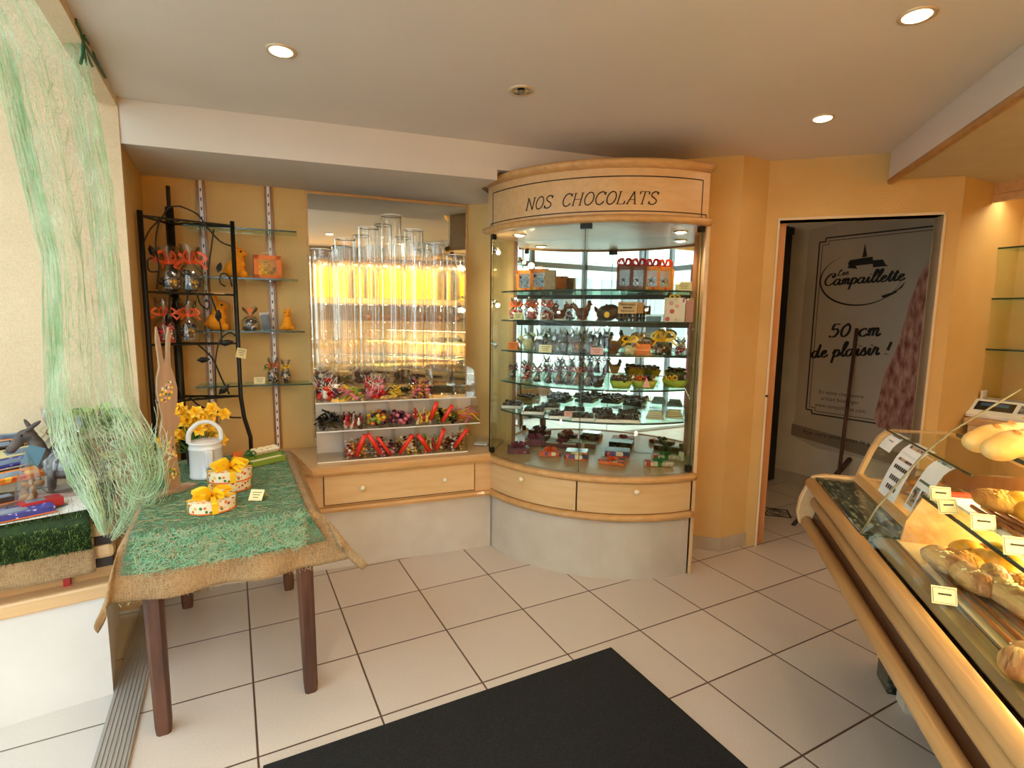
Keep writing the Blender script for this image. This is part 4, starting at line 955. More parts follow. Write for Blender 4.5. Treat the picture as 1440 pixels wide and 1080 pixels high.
# second shelf
g = 'ribboned jars on the second cabinet shelf'
for px, lb in ((725, 'leftmost'), (747, 'middle'), (768, 'rightmost')):
    cello_bag(lb+' of three bags with orange ribbon on the second cabinet shelf', K(px, .68, 1), .075, .06, .135, 'rib_or', 'sweets', group=g, seed=px, cn=14, bs=.55)
card('cream price card in front of the ribboned bags on the second cabinet shelf', K(727, .775, 1), RC-.2, .06, .045)
for px, lb, s_ in ((786, 'small round chocolate hen behind the curved glass, second cabinet shelf', .9), (817, 'chocolate duck with raised tail on the second cabinet shelf', 1.1)):
    T = thing('chocolate_bird', lb, 'chocolate', K(px, .68, 1), RC+.3, 'chocolate birds on the second cabinet shelf'); blob('body', hen(s_), MT['chocm'], T, .003)
    MB().box((0, 0, .004), (.06, .04, .008)).build('base', MT['paper'], T)
T = thing('chocolate_egg', 'large dark chocolate egg with a gold seal on the second cabinet shelf', 'chocolate', K(852, .68, 1), RC)
blob('shell', [((0, 0, .045), (.062, .045, .045)), ((.02, 0, .055), (.05, .04, .04))], MT['choc'], T, .004); MB().ell((0, -.042, .035), (.016, .006, .018), nu=12, nv=8).build('seal', MT['rib_ye'], T, True)
T = thing('chocolate_sign', 'pale chocolate sign with handwriting held by a dark chocolate fence', 'sign', K(880, .70, 1), RC)
MB().box((0, -.02, .075), (.105, .008, .065), 0, -.1).build('plaque', pm('caramel_chocolate', 'D8B078', .4, col2='C89A60', vs=30), T, bevel=.002)
m = MB(); random.seed(4)
for r_, (z, w_) in enumerate(((.093, .085), (.076, .05), (.058, .075))):
    pts = [(-w_/2+w_*i/26, -.0255-(z-.075)*-.1*0-.001, z+.006*math.sin(i*1.9)*(1 if i % 7 else 0)) for i in range(27)]; m.tube(pts, .0016, 4)
m.build('handwriting', MT['ink'], T)
m = MB()
for k in range(5): m.box((-.045+.022*k, 0, .028), (.014, .014, .056)); 
m.box((0, 0, .02), (.11, .012, .012)); m.build('fence', MT['choc'], T, bevel=.003)
MB().box((.07, -.012, .075), (.03, .008, .06)).build('side_block', pm('orange_caramel', 'B87828', .4), T)
T = thing('printed_gift_bag', 'cream gift bag with red and pink hearts on the second cabinet shelf', 'bag', K(945, .72, 1), RC)
MB().extr([(-.025, 0), (.025, 0), (.022, .135), (-.022, .135)], -.055, .055).build('body', MT['pinkprint'], T); m = MB(); bow(m, (0, 0, .13), .03, 5, 2); m.build('gold_bow', MT['rib_ye'], T)
T = thing('printed_gift_bag', 'narrow pale gift bag at the right end of the second cabinet shelf', 'bag', K(966, .74, 1), RC)
MB().extr([(-.025, 0), (.025, 0), (.022, .125), (-.022, .125)], -.02, .02).build('body', MT['pink'], T); m = MB(); bow(m, (0, 0, .12), .02, 3, 1); m.build('bow', MT['cream'], T)
# third shelf
card('orange price card at the left end of the third cabinet shelf', K(720, .765, 2), RC-.2, .07, .05, 'orcard'); card('cream price card left of centre on the third cabinet shelf', K(766, .775, 2), RC, .075, .045); card('pink price card in the middle of the third cabinet shelf', K(839, .785, 2), RC, .07, .04, 'pink')
g = 'chocolate hens on the third cabinet shelf'
for px, lb, mt in ((742, 'leftmost pale wrapped hen', 'cream'), (759, 'second greyish wrapped hen', 'choc'), (776, 'third dark chocolate hen', 'choc'), (792, 'fourth dark chocolate hen', 'choc'), (810, 'fifth milk chocolate hen', 'chocm'), (827, 'sixth dark chocolate hen', 'choc')):
    T = thing('chocolate_hen', lb+' from the left on the third cabinet shelf', 'chocolate', K(px, .68, 2), RC+rnd(-.5, .5), g); blob('body', hen(1.0), MT[mt], T, .0035)
    m = MB(); film_shape(m, .095, .07, .135, px, .82, .5); m.build('film', MT['cello'], T, True)
T = thing('chocolate_hen', 'large dark chocolate hen with raised tail right of the pink card', 'chocolate', K(862, .69, 2), RC+PI+.2, g); blob('body', hen(1.15), MT['choc'], T, .0035)
cello_bag('bag of pale chocolates with a green bow on the third cabinet shelf', K(885, .70, 2), .08, .06, .11, 'rib_ye', 'cream', seed=41, cn=16)
gift_box('orange basket of chocolate eggs on the third cabinet shelf', K(903, .69, 2), .09, .06, .06, 'orcard', None, None, RC, window='chocmix', name='egg_basket')
cello_bag('chocolate house bag with a large yellow bow on the third cabinet shelf', K(931, .71, 2), .10, .07, .125, 'rib_ye', 'chocmix', seed=42, cn=20, bs=.7)
cello_bag('small clear bag of green sweets at the right end of the third cabinet shelf', K(957, .74, 2), .06, .05, .085, 'cream', 'sweets', seed=43, cn=12, bs=.4)
# fourth shelf
g = 'plum ribboned figures on the fourth cabinet shelf'
for i, (px, h_, c_, rb) in enumerate([(722, .10, 'choc', 'rib_pu'), (740, .125, 'sweets', 'rib_rd'), (756, .12, 'choc', 'rib_rd'), (772, .12, 'choc', 'rib_pu'), (786, .14, 'chocm', 'rib_pu'), (799, .15, 'choc', 'rib_pu'), (812, .14, 'chocm', 'rib_or'), (828, .145, 'choc', 'rib_pu')]):
    cello_bag(['leftmost', 'second', 'third', 'fourth', 'fifth', 'sixth', 'seventh', 'eighth'][i]+' wrapped chocolate figure from the left on the fourth cabinet shelf', K(px, .69, 3), .062, .05, h_, rb, c_, name='wrapped_chocolate', group=g, seed=60+i, cat='chocolate', bs=.5, fig=rabbit(h_*3.9) if i != 1 else None)
T = thing('chocolate_bird', 'dark chocolate bird on a white stand beside the wrapped figures on the fourth shelf', 'chocolate', K(842, .70, 3), RC); blob('body', hen(1.0), MT['choc'], T, .0035)
for i, (px, w_, rb) in enumerate([(875, .13, None), (907, .15, 'rib_rd'), (951, .15, 'rib_ye')]):
    T = thing('egg_basket', ['long green basket of dark chocolates at the left', 'green basket of chocolates with red ribbon in the middle', 'green basket of chocolates with yellow ribbon at the right end'][i]+' on the fourth cabinet shelf', 'basket', K(px, .71, 3), RC, 'green baskets on the fourth cabinet shelf')
    MB().lathe([(.0, 0), (.38, 0), (.5, .045), (.49, .045), (.37, .004), (0, .004)], n=24, sx=w_, sy=.09).build('basket', pm('lime_green_card', '8AA02A', .6, col2='A8B83A', vs=20) if i == 0 else bpy.data.materials['lime_green_card'], T, True)
    b = MB(); random.seed(80+i)
    for k in range(26): b.ell((rnd(-.38, .38)*w_, rnd(-.034, .034), .042+rnd(0, .028)), (.014, .012, .010), nu=8, nv=6)
    b.build('chocolates', MT['chocmix'] if i else MT['choc'], T, True)
    if rb: m = MB(); bow(m, (-.02, -.03, .045), .035, 4, 3); m.build('ribbon', MT[rb], T)
T = thing('pink_tag', 'pink triangular tag standing in the middle green basket', 'tag', K(911, .775, 3, .012), RC); MB().add([(-.022, 0, 0), (.022, 0, 0), (0, .008, .055)], [(0, 1, 2)]).build('card', MT['pink'], T, solid=.001)
# fifth shelf: trays of loose chocolates
g = 'trays of loose chocolates on the fifth cabinet shelf'
for i, (px, r_, row) in enumerate([(722, .70, 'front'), (753, .71, 'front'), (790, .73, 'front'), (822, .73, 'front'), (855, .73, 'front'), (886, .73, 'front'), (742, .53, 'back'), (775, .53, 'back'), (810, .53, 'back'), (850, .55, 'back'), (888, .55, 'back')]):
    k = i if row == 'front' else i-6
    T = thing('chocolate_tray', ['first', 'second', 'third', 'fourth', 'fifth', 'sixth'][k]+' dark chocolate tray from the left, '+row+' row of the fifth cabinet shelf', 'tray', K(px, r_, 4), RC+.1, g)
    m = MB(); w_, d_ = .125, .15
    m.bb(-w_/2, w_/2, -d_/2, d_/2, 0, .003)
    for a_ in ((-w_/2, -w_/2+.005, -d_/2, d_/2), (w_/2-.005, w_/2, -d_/2, d_/2), (-w_/2, w_/2, -d_/2, -d_/2+.005), (-w_/2, w_/2, d_/2-.005, d_/2)): m.bb(*a_, 0, .018)
    m.build('tray', MT['whitepl'], T)
    b = MB(); random.seed(100+i)
    for a_ in range(5):
        for c_ in range(6): b.box((-.048+.024*a_+rnd(-.003, .003), -.06+.024*c_, .014+rnd(0, .016)), (.019, .019, .014), rnd(-.4, .4), rnd(-.2, .2))
    b.build('chocolates', MT['choc'], T, bevel=.003)
card('pale pink price card among the trays on the fifth cabinet shelf', K(801, .79, 4, .019), RC, .045, .03, 'pink')
for px, lb in ((925, 'folded cellophane bag of biscuits right of the chocolate trays'), (952, 'flat clear pack at the right end of the fifth cabinet shelf')):
    T = thing('biscuit_pack', lb, 'packet', K(px, .70, 4), RC); b = MB()
    for k in range(4): b.box((0, 0, .008+.012*k), (.10-.01*k, .045, .009), rnd(-.2, .2))
    b.build('biscuits', MT['cream'], T, bevel=.003); MB().box((0, 0, .03), (.115, .06, .058)).build('film', MT['cello'], T)
# bottom: boxes on the worktop
def Kb(px, py): p = at(px, py, .600); return (p.x, p.y, .601)
gift_box('plum ribboned box at the back left on the cabinet worktop', Kb(752, 626), .13, .09, .045, 'plumprint', 'plumprint', 'rib_pu', R(-30), bs=.05)
gift_box('hexagonal plum box with a large plum bow at the front left of the worktop', Kb(729, 636), .135, .10, .035, 'plumprint', 'choc', 'rib_pu', R(-25), bs=.05)
gift_box('long chocolate box with red flower ribbon at the back centre', Kb(790, 628), .20, .10, .03, 'chocm', 'paper', 'rib_pu', R(-45), bs=.04)
gift_box('long brown box with grey flower bow behind the centre', Kb(822, 628), .16, .10, .035, 'chocm', 'paper', 'straw', R(-48), bs=.04)
gift_box('blue and orange chocolate box with orange bow at the front left of centre', Kb(774, 640), .13, .07, .025, 'giftprint', 'giftprint', 'rib_or', R(-38), rim='orcard', bs=.04)
gift_box('blue and orange box with a window of pale truffles at the front centre', Kb(811, 644), .14, .11, .03, 'giftprint', None, None, R(-40), rim='orcard', window='cream')
gift_box('flat white box with an orange bow at the back right of centre', Kb(876, 625), .15, .10, .03, 'chocm', 'paper', 'rib_or', R(-44), bs=.045)
gift_box('flat blue picture box with orange sides right of centre', Kb(868, 640), .15, .11, .035, 'giftprint', 'bluelid' if 'bluelid' in MT else MT.setdefault('bluelid', pm('blue_sky_lid', '8EA2B8', .3, col2='3A4A5A', vs=12)) and 'bluelid', None, R(-42), rim='rib_rd')
gift_box('orange ribboned flat box in crackling cellophane at the front right of centre', Kb(861, 651), .15, .10, .018, 'orcard', 'giftprint', 'rib_or', R(-50), bs=.03)
g = 'pale biscuit bundles tied with green ribbon'
for i, (px, py, lb) in enumerate([(936, 626, 'hindmost'), (938, 636, 'second hindmost'), (936, 646, 'second nearest'), (926, 655, 'nearest')]):
    T = thing('biscuit_bundle', lb+' pale bundle tied with green ribbon at the right of the cabinet worktop', 'packet', Kb(px, py), R(-44+4*i), g)
    MB().box((0, 0, .014), (.17, .05, .027)).build('wrapper', pm('printed_wrapper', 'E8DCC4', .5, col2='B8A88A', vs=50) if i == 0 else bpy.data.materials['printed_wrapper'], T, bevel=.006)
    MB().bb(-.075, -.050, -.026, .026, .003, .029).build('red_label', MT['rib_rd'], T); m = MB(); m.bb(-.01, .012, -.027, .027, 0, .030); bow(m, (0, 0, .028), .035, 4, 4, .4, .2, True); m.build('ribbon', MT['rib_gr'], T)
card('tall wooden price block at the right end of the cabinet worktop', Kb(958, 648), RC, .03, .05, 'cream', .1, name='price_block', lines=False)
# ================================================================== table with burlap cloth
TX0, TX1, TY0, TY1, TZ0 = -.325, .245, 2.02, 2.975, .735
TB = thing('display_table', 'small wooden table with square legs under a burlap cloth', 'table', (-.04, 2.5, 0))
IVT = Matrix.Translation((.04, -2.5, 0))
MB(IVT).bb(TX0+.02, TX1-.02, TY0+.02, TY1-.02, .71, .733).build('tabletop', MT['oak'], TB)
for (x, y, tx, ty) in ((-.268, 2.064, -.275, 2.075), (.214, 2.057, .205, 2.07), (.214, 2.93, .205, 2.92), (-.25, 2.96, -.25, 2.93)):
    m = MB(IVT); s0, s1 = .022, .030; h0 = .0; vs = []
    for z, s_, cx, cy in ((0, s0, x, y), (.03, s0+.003, x, y), (.71, s1, tx, ty)):
        c_ = s_*.75; vs += [(cx+a*s_+0, cy+b*s_, z) for a, b in ((-1, -.6), (-.6, -1), (.6, -1), (1, -.6), (1, .6), (.6, 1), (-.6, 1), (-1, .6))]
    m.add(vs, [tuple(range(8))[::-1], tuple(range(16, 24))]+[(k*8+i, k*8+(i+1) % 8, k*8+8+(i+1) % 8, k*8+8+i) for k in range(2) for i in range(8)])
    m.build('leg', MT['oak'], TB)
m = MB(IVT); m.bb(TX0+.05, TX1-.05, TY0+.06, TY0+.08, .62, .71); m.bb(TX0+.05, TX1-.05, TY1-.08, TY1-.06, .62, .71); m.build('apron', MT['oak'], TB)
def cloth(name, mat, x0, x1, y0, y1, z, hang, wav, th, nx=60, ny=80, drop_back=.12, seedv=3, jag=0):
    """a cloth lying on the table and hanging over its edges; hang = function(side, t) -> length"""
    m = MB(); vs = []; U = []; V = []
    hl, hr, hf, hb = hang
    def axis(a, b, h0, h1, n):
        L = [a-h0+h0*i/14 for i in range(14)] + [a+(b-a)*i/n for i in range(n)] + [b+h1*i/14 for i in range(15)]
        return L
    U = axis(x0, x1, hl, hr, nx); V = axis(y0, y1, hf, hb, ny)
    for v in V:
        for u in U:
            du = max(0, x0-u)+max(0, u-x1); dv = max(0, y0-v)+max(0, v-y1)
            x = min(max(u, x0), x1); y = min(max(v, y0), y1)
            fl = wav*math.sin(v*19+1)*du + wav*math.sin(u*23)*dv
            out = .014
            if u < x0: x = x0-out*min(1, du/.02)-du*.10-fl*.5
            if u > x1: x = x1+out*min(1, du/.02)+du*.22+fl
            if v < y0: y = y0-out*min(1, dv/.02)-dv*.05-fl*.5
            if v > y1: y = y1+out*min(1, dv/.02)+dv*.04
            dz = max(du, dv) if not (du and dv) else math.hypot(du, dv)*.97
            if du and dv:      # corner falls in a fold
                if u > x1: x += dv*.55
                else: x -= dv*.25
                y -= du*.10 if v < y0 else 0
            vs.append((x, y, z-dz+.0015*pnoise(Vector((u*9, v*9, seedv)))))
    w_ = len(U); m.add(vs, [(j*w_+i, j*w_+i+1, (j+1)*w_+i+1, (j+1)*w_+i) for j in range(len(V)-1) for i in range(w_-1)])
    return m.build(name, mat, None, True, solid=th)
o = cloth('burlap_tablecloth', MT['burlap'], TX0, TX1, TY0, TY1, .7385, (.20, .15, .215, .10), .16, .002)
tag(o, 'tan burlap cloth draped over the small table with frayed hanging corners', 'tablecloth')
m = MB(); random.seed(3)
for k in range(70):     # frayed threads along the hanging corner edges
    x = rnd(-.36, .30); p = Vector((x, 2.00, .525+rnd(0, .004))); m.tube([p, p+Vector((rnd(-.01, .01), 0, -rnd(.004, .016)))], .0006, 3)
m.build('frayed_threads', MT['straw'], o)
o = cloth('green_table_runner', MT['fleece'], TX0+.012, TX1-.030, TY0-.012, TY1-.01, .7445, (.004, .002, .125, .01), .05, .003, seedv=8)
tag(o, 'green fibrous sisal runner covering the table and hanging over its front', 'table runner')
m = MB(); random.seed(5)
for k in range(3800):
    f = rnd(0, 1) < .42
    if f: x = rnd(TX0+.02, TX1-.04); z = rnd(.622, .742); c_ = Vector((x, TY0-.0290-(.745-z)*.085, z)); sc = (1, .05, 1)
    else: x = rnd(TX0+.02, TX1-.04); c_ = Vector((x, rnd(TY0, TY1-.03), .748)); sc = (1, 1, .10)
    a = rnd(0, 6.28); r_ = rnd(.008, .028); cu = rnd(-2.2, 2.2); pts = []
    for i in range(6):
        t = i/5-.5; aa = a+cu*t; q = (math.cos(aa)*r_*t*2, math.sin(aa)*r_*t*2)
        pts.append(c_+(Vector((q[0], -.002+rnd(-.001, .001), q[1])) if f else Vector((q[0], q[1], rnd(0, .003)))))
    m.m = random.choice((0, 1, 2, 2)) if f else random.choice((3, 3, 0, 3, 1)); m.tube(pts, .0006, 3, cap=False)
fz = m.build('loose_fibres', [MT['strand2'], MT['straw'], pm('mint_green_fibre', '8EC2A2', .6), pm('moss_fibre', '6A9A70', .7, col2='8AA078', vs=30)], o); fz['kind'] = 'stuff'

TZS = .749
def TT(px, py, z=TZS): p = at(px, py, z); return Vector((p.x, p.y, z))
# white watering can
p = TT(291, 674); T = thing('watering_can', 'white enamel watering can with an arched handle on the green table', 'watering can', (p.x, p.y+.05, TZS), R(10))
T.scale = (1.15, 1.15, 1.0)
MB().lathe([(0, 0), (.056, 0), (.058, .004), (.058, .012), (.056, .016), (.056, .125), (.0585, .129), (.056, .133), (.055, .150), (.058, .153), (.055, .157), (.052, .158), (.050, .02), (0, .02)], n=36).build('body', MT.setdefault('enamel', pm('white_enamel', 'DCDEE0', .2, coat=.5)), T, True)
MB().tube(crom([(-.054, 0, .155), (-.05, 0, .20), (-.025, 0, .232), (0, 0, .240), (.025, 0, .232), (.05, 0, .20), (.054, 0, .155)]), .009, 8).build('handle', MT['enamel'], T, True)
m = MB(); m.extr([(-.052, .125), (-.075, .128), (-.078, .0+.06), (-.052, .03)], -.012, .012); m.build('spout', MT['enamel'], T, bevel=.004)
MB().lathe([(0, .162), (.03, .161), (.054, .156)], n=30).build('lid', MT['enamel'], T, True)
# daffodils in a dark pot behind it
p = TT(287, 655); T = thing('daffodil_pot', 'bunch of yellow daffodils in a dark pot behind the watering can', 'flowers', (p.x-.01, 2.74, TZS))
MB().lathe([(0, 0), (.045, 0), (.06, .10), (.055, .10), (.042, .01)], n=24).build('pot', MT['black'], T, True)
random.seed(9); fm = MT.setdefault('petal', pm('daffodil_yellow', 'FBD02A', .5, col2='F0B81E', vs=30)); st = MB()
for k in range(36):
    a = rnd(0, 6.28); rr = rnd(.01, .125); x = rr*math.cos(a)*1.15-.01; y = rr*math.sin(a)*.7; z = .20+rnd(-.07, .07)*(1 if rr > .05 else .4)+.03*(1-rr/.11)
    dr_ = Vector((x*4+rnd(-.4, .4), y*2-1.0, .5+rnd(-.3, .3))).normalized(); M = Matrix.Translation((x, y, z)) @ dr_.to_track_quat('Z', 'Y').to_matrix().to_4x4()
    f = MB(M)
    for i in range(6):
        b = 2*PI*i/6; c_, s_ = math.cos(b), math.sin(b)
        f.add([(0, 0, 0), (c_*.018-s_*.013, s_*.018+c_*.013, .004), (c_*.034, s_*.034, -.002), (c_*.018+s_*.013, s_*.018-c_*.013, .004)], [(0, 1, 2, 3)])
    f.lathe([(.006, 0), (.010, .014), (.016, .022)], n=10); f.build('flower', fm, T)
    st.tube([(x, y, z), (x*.5, y*.4, z*.6), (x*.2, y*.2, .09)], .0022, 5)
st.build('stems', MT['green'], T)
# tall wooden rabbit board
p = TT(247, 692); T = thing('wooden_rabbit_board', 'tall pale wooden rabbit cutout painted with flowers standing on the table', 'ornament', (p.x-.01, p.y+.015, TZS), R(42))
sil = [(-.035, 0), (.035, 0), (.040, .05), (.030, .12), (.022, .18), (.024, .22), (.055, .25), (.060, .27), (.03, .285), (.050, .33), (.055, .38), (.040, .43), (.028, .46), (.030, .52), (.036, .56), (.030, .60), (.018, .56), (.010, .49), (0, .47), (-.010, .49), (-.020, .56), (-.032, .60), (-.038, .55), (-.032, .50), (-.030, .46), (-.045, .42), (-.050, .37), (-.040, .32), (-.030, .28), (-.045, .24), (-.046, .20), (-.032, .16), (-.040, .08)]
m = MB(); n_ = len(sil); sx_ = .78
vs = [(a*sx_, -.005, b*1.08) for a, b in sil]+[(a*sx_, .005, b*1.08) for a, b in sil]
m.add(vs, [tuple(range(n_)), tuple(range(n_, 2*n_))[::-1]]+[(i, (i+1) % n_, n_+(i+1) % n_, n_+i) for i in range(n_)])
MT['palewood'] = wood('pale_greyed_wood', 'B89676', '9C7C60', stretch=(9, 9, 1), rough=.7)
m.build('rabbit_board', MT['palewood'], T); MB().bb(-.085, .085, -.03, .03, 0, .010).build('base', MT['palewood'], T)
random.seed(12)
cl = [MT['petal'], MT['green'], pm('painted_pink', 'D89A9A', .7), pm('painted_white', 'E8E4DA', .7)]
for ci, (cx, cz, rr, n2) in enumerate( ((-.002, .40, .03, 30), (0, .16, .028, 26), (.0, .07, .02, 16))):
    m = MB()
    for k in range(n2):
        m.m = random.choice((0, 0, 1, 2, 3)); a = rnd(0, 6.28); q = rnd(0, rr)
        m.ell((cx+q*math.cos(a), -.0055, cz+q*math.sin(a)*1.5), (.0065, .0012, .0055), Matrix.Rotation(rnd(0, 3), 4, 'Y'), 7, 5)
    m.build('painted_flowers', cl, T)
# fabric egg boxes with yellow bows
g = 'floral boxes with yellow bows'
def ovalbox(px, py, z, lb, w=.155, d=.115, rz=0):
    p = at(px, py, z); return gift_box(lb, (p.x, p.y, z), w, d, .042, 'floral', 'floral', 'rib_ye', rz, g, 'orcard', 'floral_box', None, .065, True)
ovalbox(299, 716, TZS, 'lower front oval floral box with yellow bow on the green table', .150, .12, R(10))
b2 = gift_box('floral box without visible bow underneath the upper yellow-bowed box', (at(325, 690, TZS).x, at(325, 690, TZS).y+.02, TZS), .145, .11, .040, 'floral', 'floral', None, R(12), g, 'orcard', 'floral_box', None, .05, True)
gift_box('oval floral box with yellow bow resting on top of another box', (at(325, 690, TZS).x, at(325, 690, TZS).y+.02, TZS+.042), .155, .12, .042, 'floral', 'floral', 'rib_ye', R(8), g, 'orcard', 'floral_box', None, .065, True)
p = TT(358, 703); card('cream price card on the green table beside the floral boxes', (p.x, p.y-.01, TZS), R(-30), .052, .045, 'cream', .7)
p = TT(336, 648); card('orange tent card at the back of the green table', (p.x, p.y, TZS), R(20), .045, .045, 'orcard', .35, lines=False)
for i, (px, py, lb, rz) in enumerate([(370, 645, 'green egg tray with floral lid at the back of the table', R(28)), (382, 650, 'open lime green tray in front of the floral-lidded tray', R(28))]):
    p = TT(px, py); T = thing('slim_green_box', lb, 'box', (p.x-.02*i, p.y-.01*i, TZS), rz, 'slim green boxes on the table')
    m = MB(); m.bb(-.085, .085, -.022, .022, 0, .004); m.bb(-.085, .085, -.022, -.019, 0, .026); m.bb(-.085, .085, .019, .022, 0, .026); m.bb(-.085, -.082, -.022, .022, 0, .026); m.bb(.082, .085, -.022, .022, 0, .026); m.build('tray', MT.setdefault('lime', pm('lime_green_box', '7E9A34', .6)), T)
    if i == 0: MB().box((.01, .0, .042), (.13, .035, .016), 0, .5).build('floral_lid', MT['floral'], T)
    else: MB().bb(-.078, .078, -.016, .016, .018, .024).build('pale_insert', MT['cream'], T)
    if i == 0: m = MB(); bow(m, (-.06, 0, .03), .03, 4, 2); m.build('green_bow', MT['rib_gr'], T)

# ================================================================== podium in the window bay
PA = R(6.6); PO = Vector((-.46, 2.373, 0))
PM = Matrix.Translation(PO) @ Matrix.Rotation(PA, 4, 'Z')
def PB_(x, y, z): return tuple(PM @ Vector((x, y, z)))
PDM = thing('window_podium', 'white window podium with a beech ledge beside the threshold strip', 'podium', tuple(PO), PA)
MB().bb(-1.15, 0, 0, .60, 0, .395).build('base', MT.setdefault('whitelam', pm('white_laminate', 'D8D5D0', .45, col2='D2CEC8', vs=4)), PDM)
MB().bb(-1.2, .045, -.018, .615, .395, .452).build('ledge', MT['beech'], PDM, bevel=.01)
CR = thing('wooden_crate', 'rounded wooden slat crate carrying burlap and artificial grass on the podium', 'crate', PB_(0, 0, .452), PA)
m = MB()
MB().bb(-1.1, .035, .05, .58, 0, .055).build('base_board', MT['beechdk'], CR)
for z in (.115, .20): MB().bb(-1.1, .040, .0, .57, z-.028, z+.028).build('slat', MT['beech'], CR, bevel=.018)
m = MB(); m.bb(-.03, .03, .01, .56, .055, .235); m.build('corner_block', MT['ink'], CR)
for x, mt in ((-.36, 'ink'), (-.12, 'rib_rd'), (-.62, 'oak')): MB().bb(x, x+(.02 if mt == 'rib_rd' else .05), .03, .05, 0, .055).build('divider', MT[mt], CR)
def sheet(name, mat, x0, x1, zt, drop, rad, th, seed, n=50, yb=.5):
    m = MB(); prof = [(yb, zt)]+[(yb*(1-i/8)+rad*(i/8), zt) for i in range(1, 9)]+[(rad-rad*math.sin(a), zt-rad+rad*math.cos(a)) for a in [i*PI/2/6 for i in range(1, 7)]]+[(0, zt-rad-(drop)*(i/8)) for i in range(1, 9)]
    vs = []
    for i in range(n+1):
        x = x0+(x1-x0)*i/n
        for (y, z) in prof: vs.append((x, y-.022+.006*pnoise(Vector((x*7, y*7+z*5, seed))), z+.005*pnoise(Vector((x*8, y*9, z*5+seed)))))
    k = len(prof); m.add(vs, [(i*k+j, i*k+j+1, (i+1)*k+j+1, (i+1)*k+j) for i in range(n) for j in range(k-1)])
    return m.build(name, mat, None, True, solid=th)
o = sheet('burlap_strip', MT['burlap'], -1.1, -.018, .690-.0, .155, .03, .003, 2); o.location = PO; o.rotation_euler = (0, 0, PA); tag(o, 'burlap strip hanging over the front of the podium crate', 'cloth')
MT['dgreen2'] = pm('grass_backing', '1E3214', .9, col2='2A421A', vs=60)
o = sheet('artificial_grass', MT['dgreen2'], -1.1, -.025, .712, .075, .04, .012, 5); o.location = PO; o.rotation_euler = (0, 0, PA); tag(o, 'dark green artificial grass mat over the podium crate', 'artificial grass')
m = MB(); random.seed(2)
for k in range(9000):
    x = rnd(-.62, -.02); t = rnd(0, 1)
    if t < .5: y = -.030+rnd(-.004, .0); z = rnd(.600, .70); d_ = Vector((rnd(-.6, .6), -1, rnd(-.7, .5)))
    else: y = rnd(-.01, .30); z = .716; d_ = Vector((rnd(-.8, .8), rnd(-.8, .3), 1))
    d_.normalize(); p = Vector((x, y, z)); q = p+d_*rnd(.010, .024); s_ = Vector((d_.y, -d_.x, 0)).normalized()*.0017 if abs(d_.z) < .99 else Vector((.0012, 0, 0))
    m.m = 0 if rnd(0, 1) < .75 else 1; m.add([p-s_, p+s_, q], [(0, 1, 2)])
bl = m.build('grass_blades', [pm('grass_blade', '32501C', .7, col2='1C3212', vs=40), pm('light_grass_blade', '7E9A48', .7)], o); bl['kind'] = 'stuff'
# goods on the podium: local coordinates x (right, <=0), y (back), z
GZ = .732
def PY(px, y, z): p = on(px, 600, (0, y, 0), (0, 1, 0)); return (p.x, y, z)
def PT(px, py, z=GZ): p = at(px, py, z); return (p.x, p.y, z)
T = thing('poster_board', 'glossy white picture board lying flat on the artificial grass', 'board', PB_(-.22, .22, .724), PA+R(9))
MB().bb(-.32, .17, -.20, .20, 0, .004).build('board', MT['paper'], T)
m = MB(); m.m = 0
for (x, y, a, b) in ((.06, -.10, .05, .035), (-.01, -.16, .05, .02), (.08, .05, .05, .03)): m.lathe([(0, .0045), (1, .0045)], (x, y, 0), 20, a, b)
m.m = 1; m.bb(-.30, .15, .0, .13, .0042, .0048); m.m = 2; m.bb(-.30, -.06, -.08, -.0, .0042, .0049); m.build('picture', [pm('grey_teal_print', '6E8286', .3), pm('brown_pink_print', 'A8847A', .3, col2='C8B0A8', vs=12), pm('mauve_print', 'B8988E', .3, col2='8A6A62', vs=14)], T)
MT['gloss'] = glassm('glossy_wrap', (.99, .99, 1), .03, .10, .5)
def fbox(label, px, py, w, d, h, mats, rz, z=GZ, tilt=0, edge='orcard'):
    p = PT(px, py, z); T = thing('chocolate_box', label, 'box', p, rz); T.rotation_euler[0] = tilt
    MB().bb(-w/2, w/2, -d/2, d/2, 0, h).build('body', MT[mats], T); MB().bb(-w/2-.002, w/2+.002, -d/2-.002, d/2+.002, 0, .004).build('base_edge', MT[edge], T)
    m = MB(); m.bb(-w*.35, w*.1, -d*.3, d*.3, h, h+.0008); m.build('printed_panel', MT['bluelid'], T); return T
MT['purplebox'] = spots_mat('purple_print', '3A3A8E', ['5A5AC8', '2A2A5E', '8A8AD8', 'C8C8E8'], 60)
MT['darkbox'] = pm('dark_glossy_box', '2E2420', .15, col2='4A342A', vs=12)
fbox('purple and orange edged chocolate box at the front of the podium', 30, 724, .17, .10, .022, 'purplebox', PA+.30)
fbox('dark chocolate box with yellow end at the left of the podium', 8, 705, .16, .05, .022, 'darkbox', PA+.45, tilt=.1, z=.747)
fbox('red gift box behind the purple box on the podium', 58, 713, .12, .06, .03, 'rib_rd', PA+.35, edge='rib_rd')
fbox('tilted orange and brown box on the left of the podium', 22, 672, .20, .06, .02, 'orprint', PA+.55, z=.80, tilt=.3)
fbox('blue striped box leaning on the left of the podium', 20, 652, .22, .05, .015, 'purplebox', PA+.6, z=.835, tilt=.4, edge='paper')
fbox('pale gold wrapped box leaning behind the blue striped box', 38, 636, .22, .05, .015, 'cream', PA+.6, z=.86, tilt=.5, edge='cream')
fbox('dark brown box leaning at the far left of the podium', 6, 630, .18, .05, .02, 'darkbox', PA+.4, z=.86, tilt=.4)
fbox('turquoise box at the far left back of the podium', 4, 618, .12, .04, .02, 'bluelid', PA+.1, z=.93)
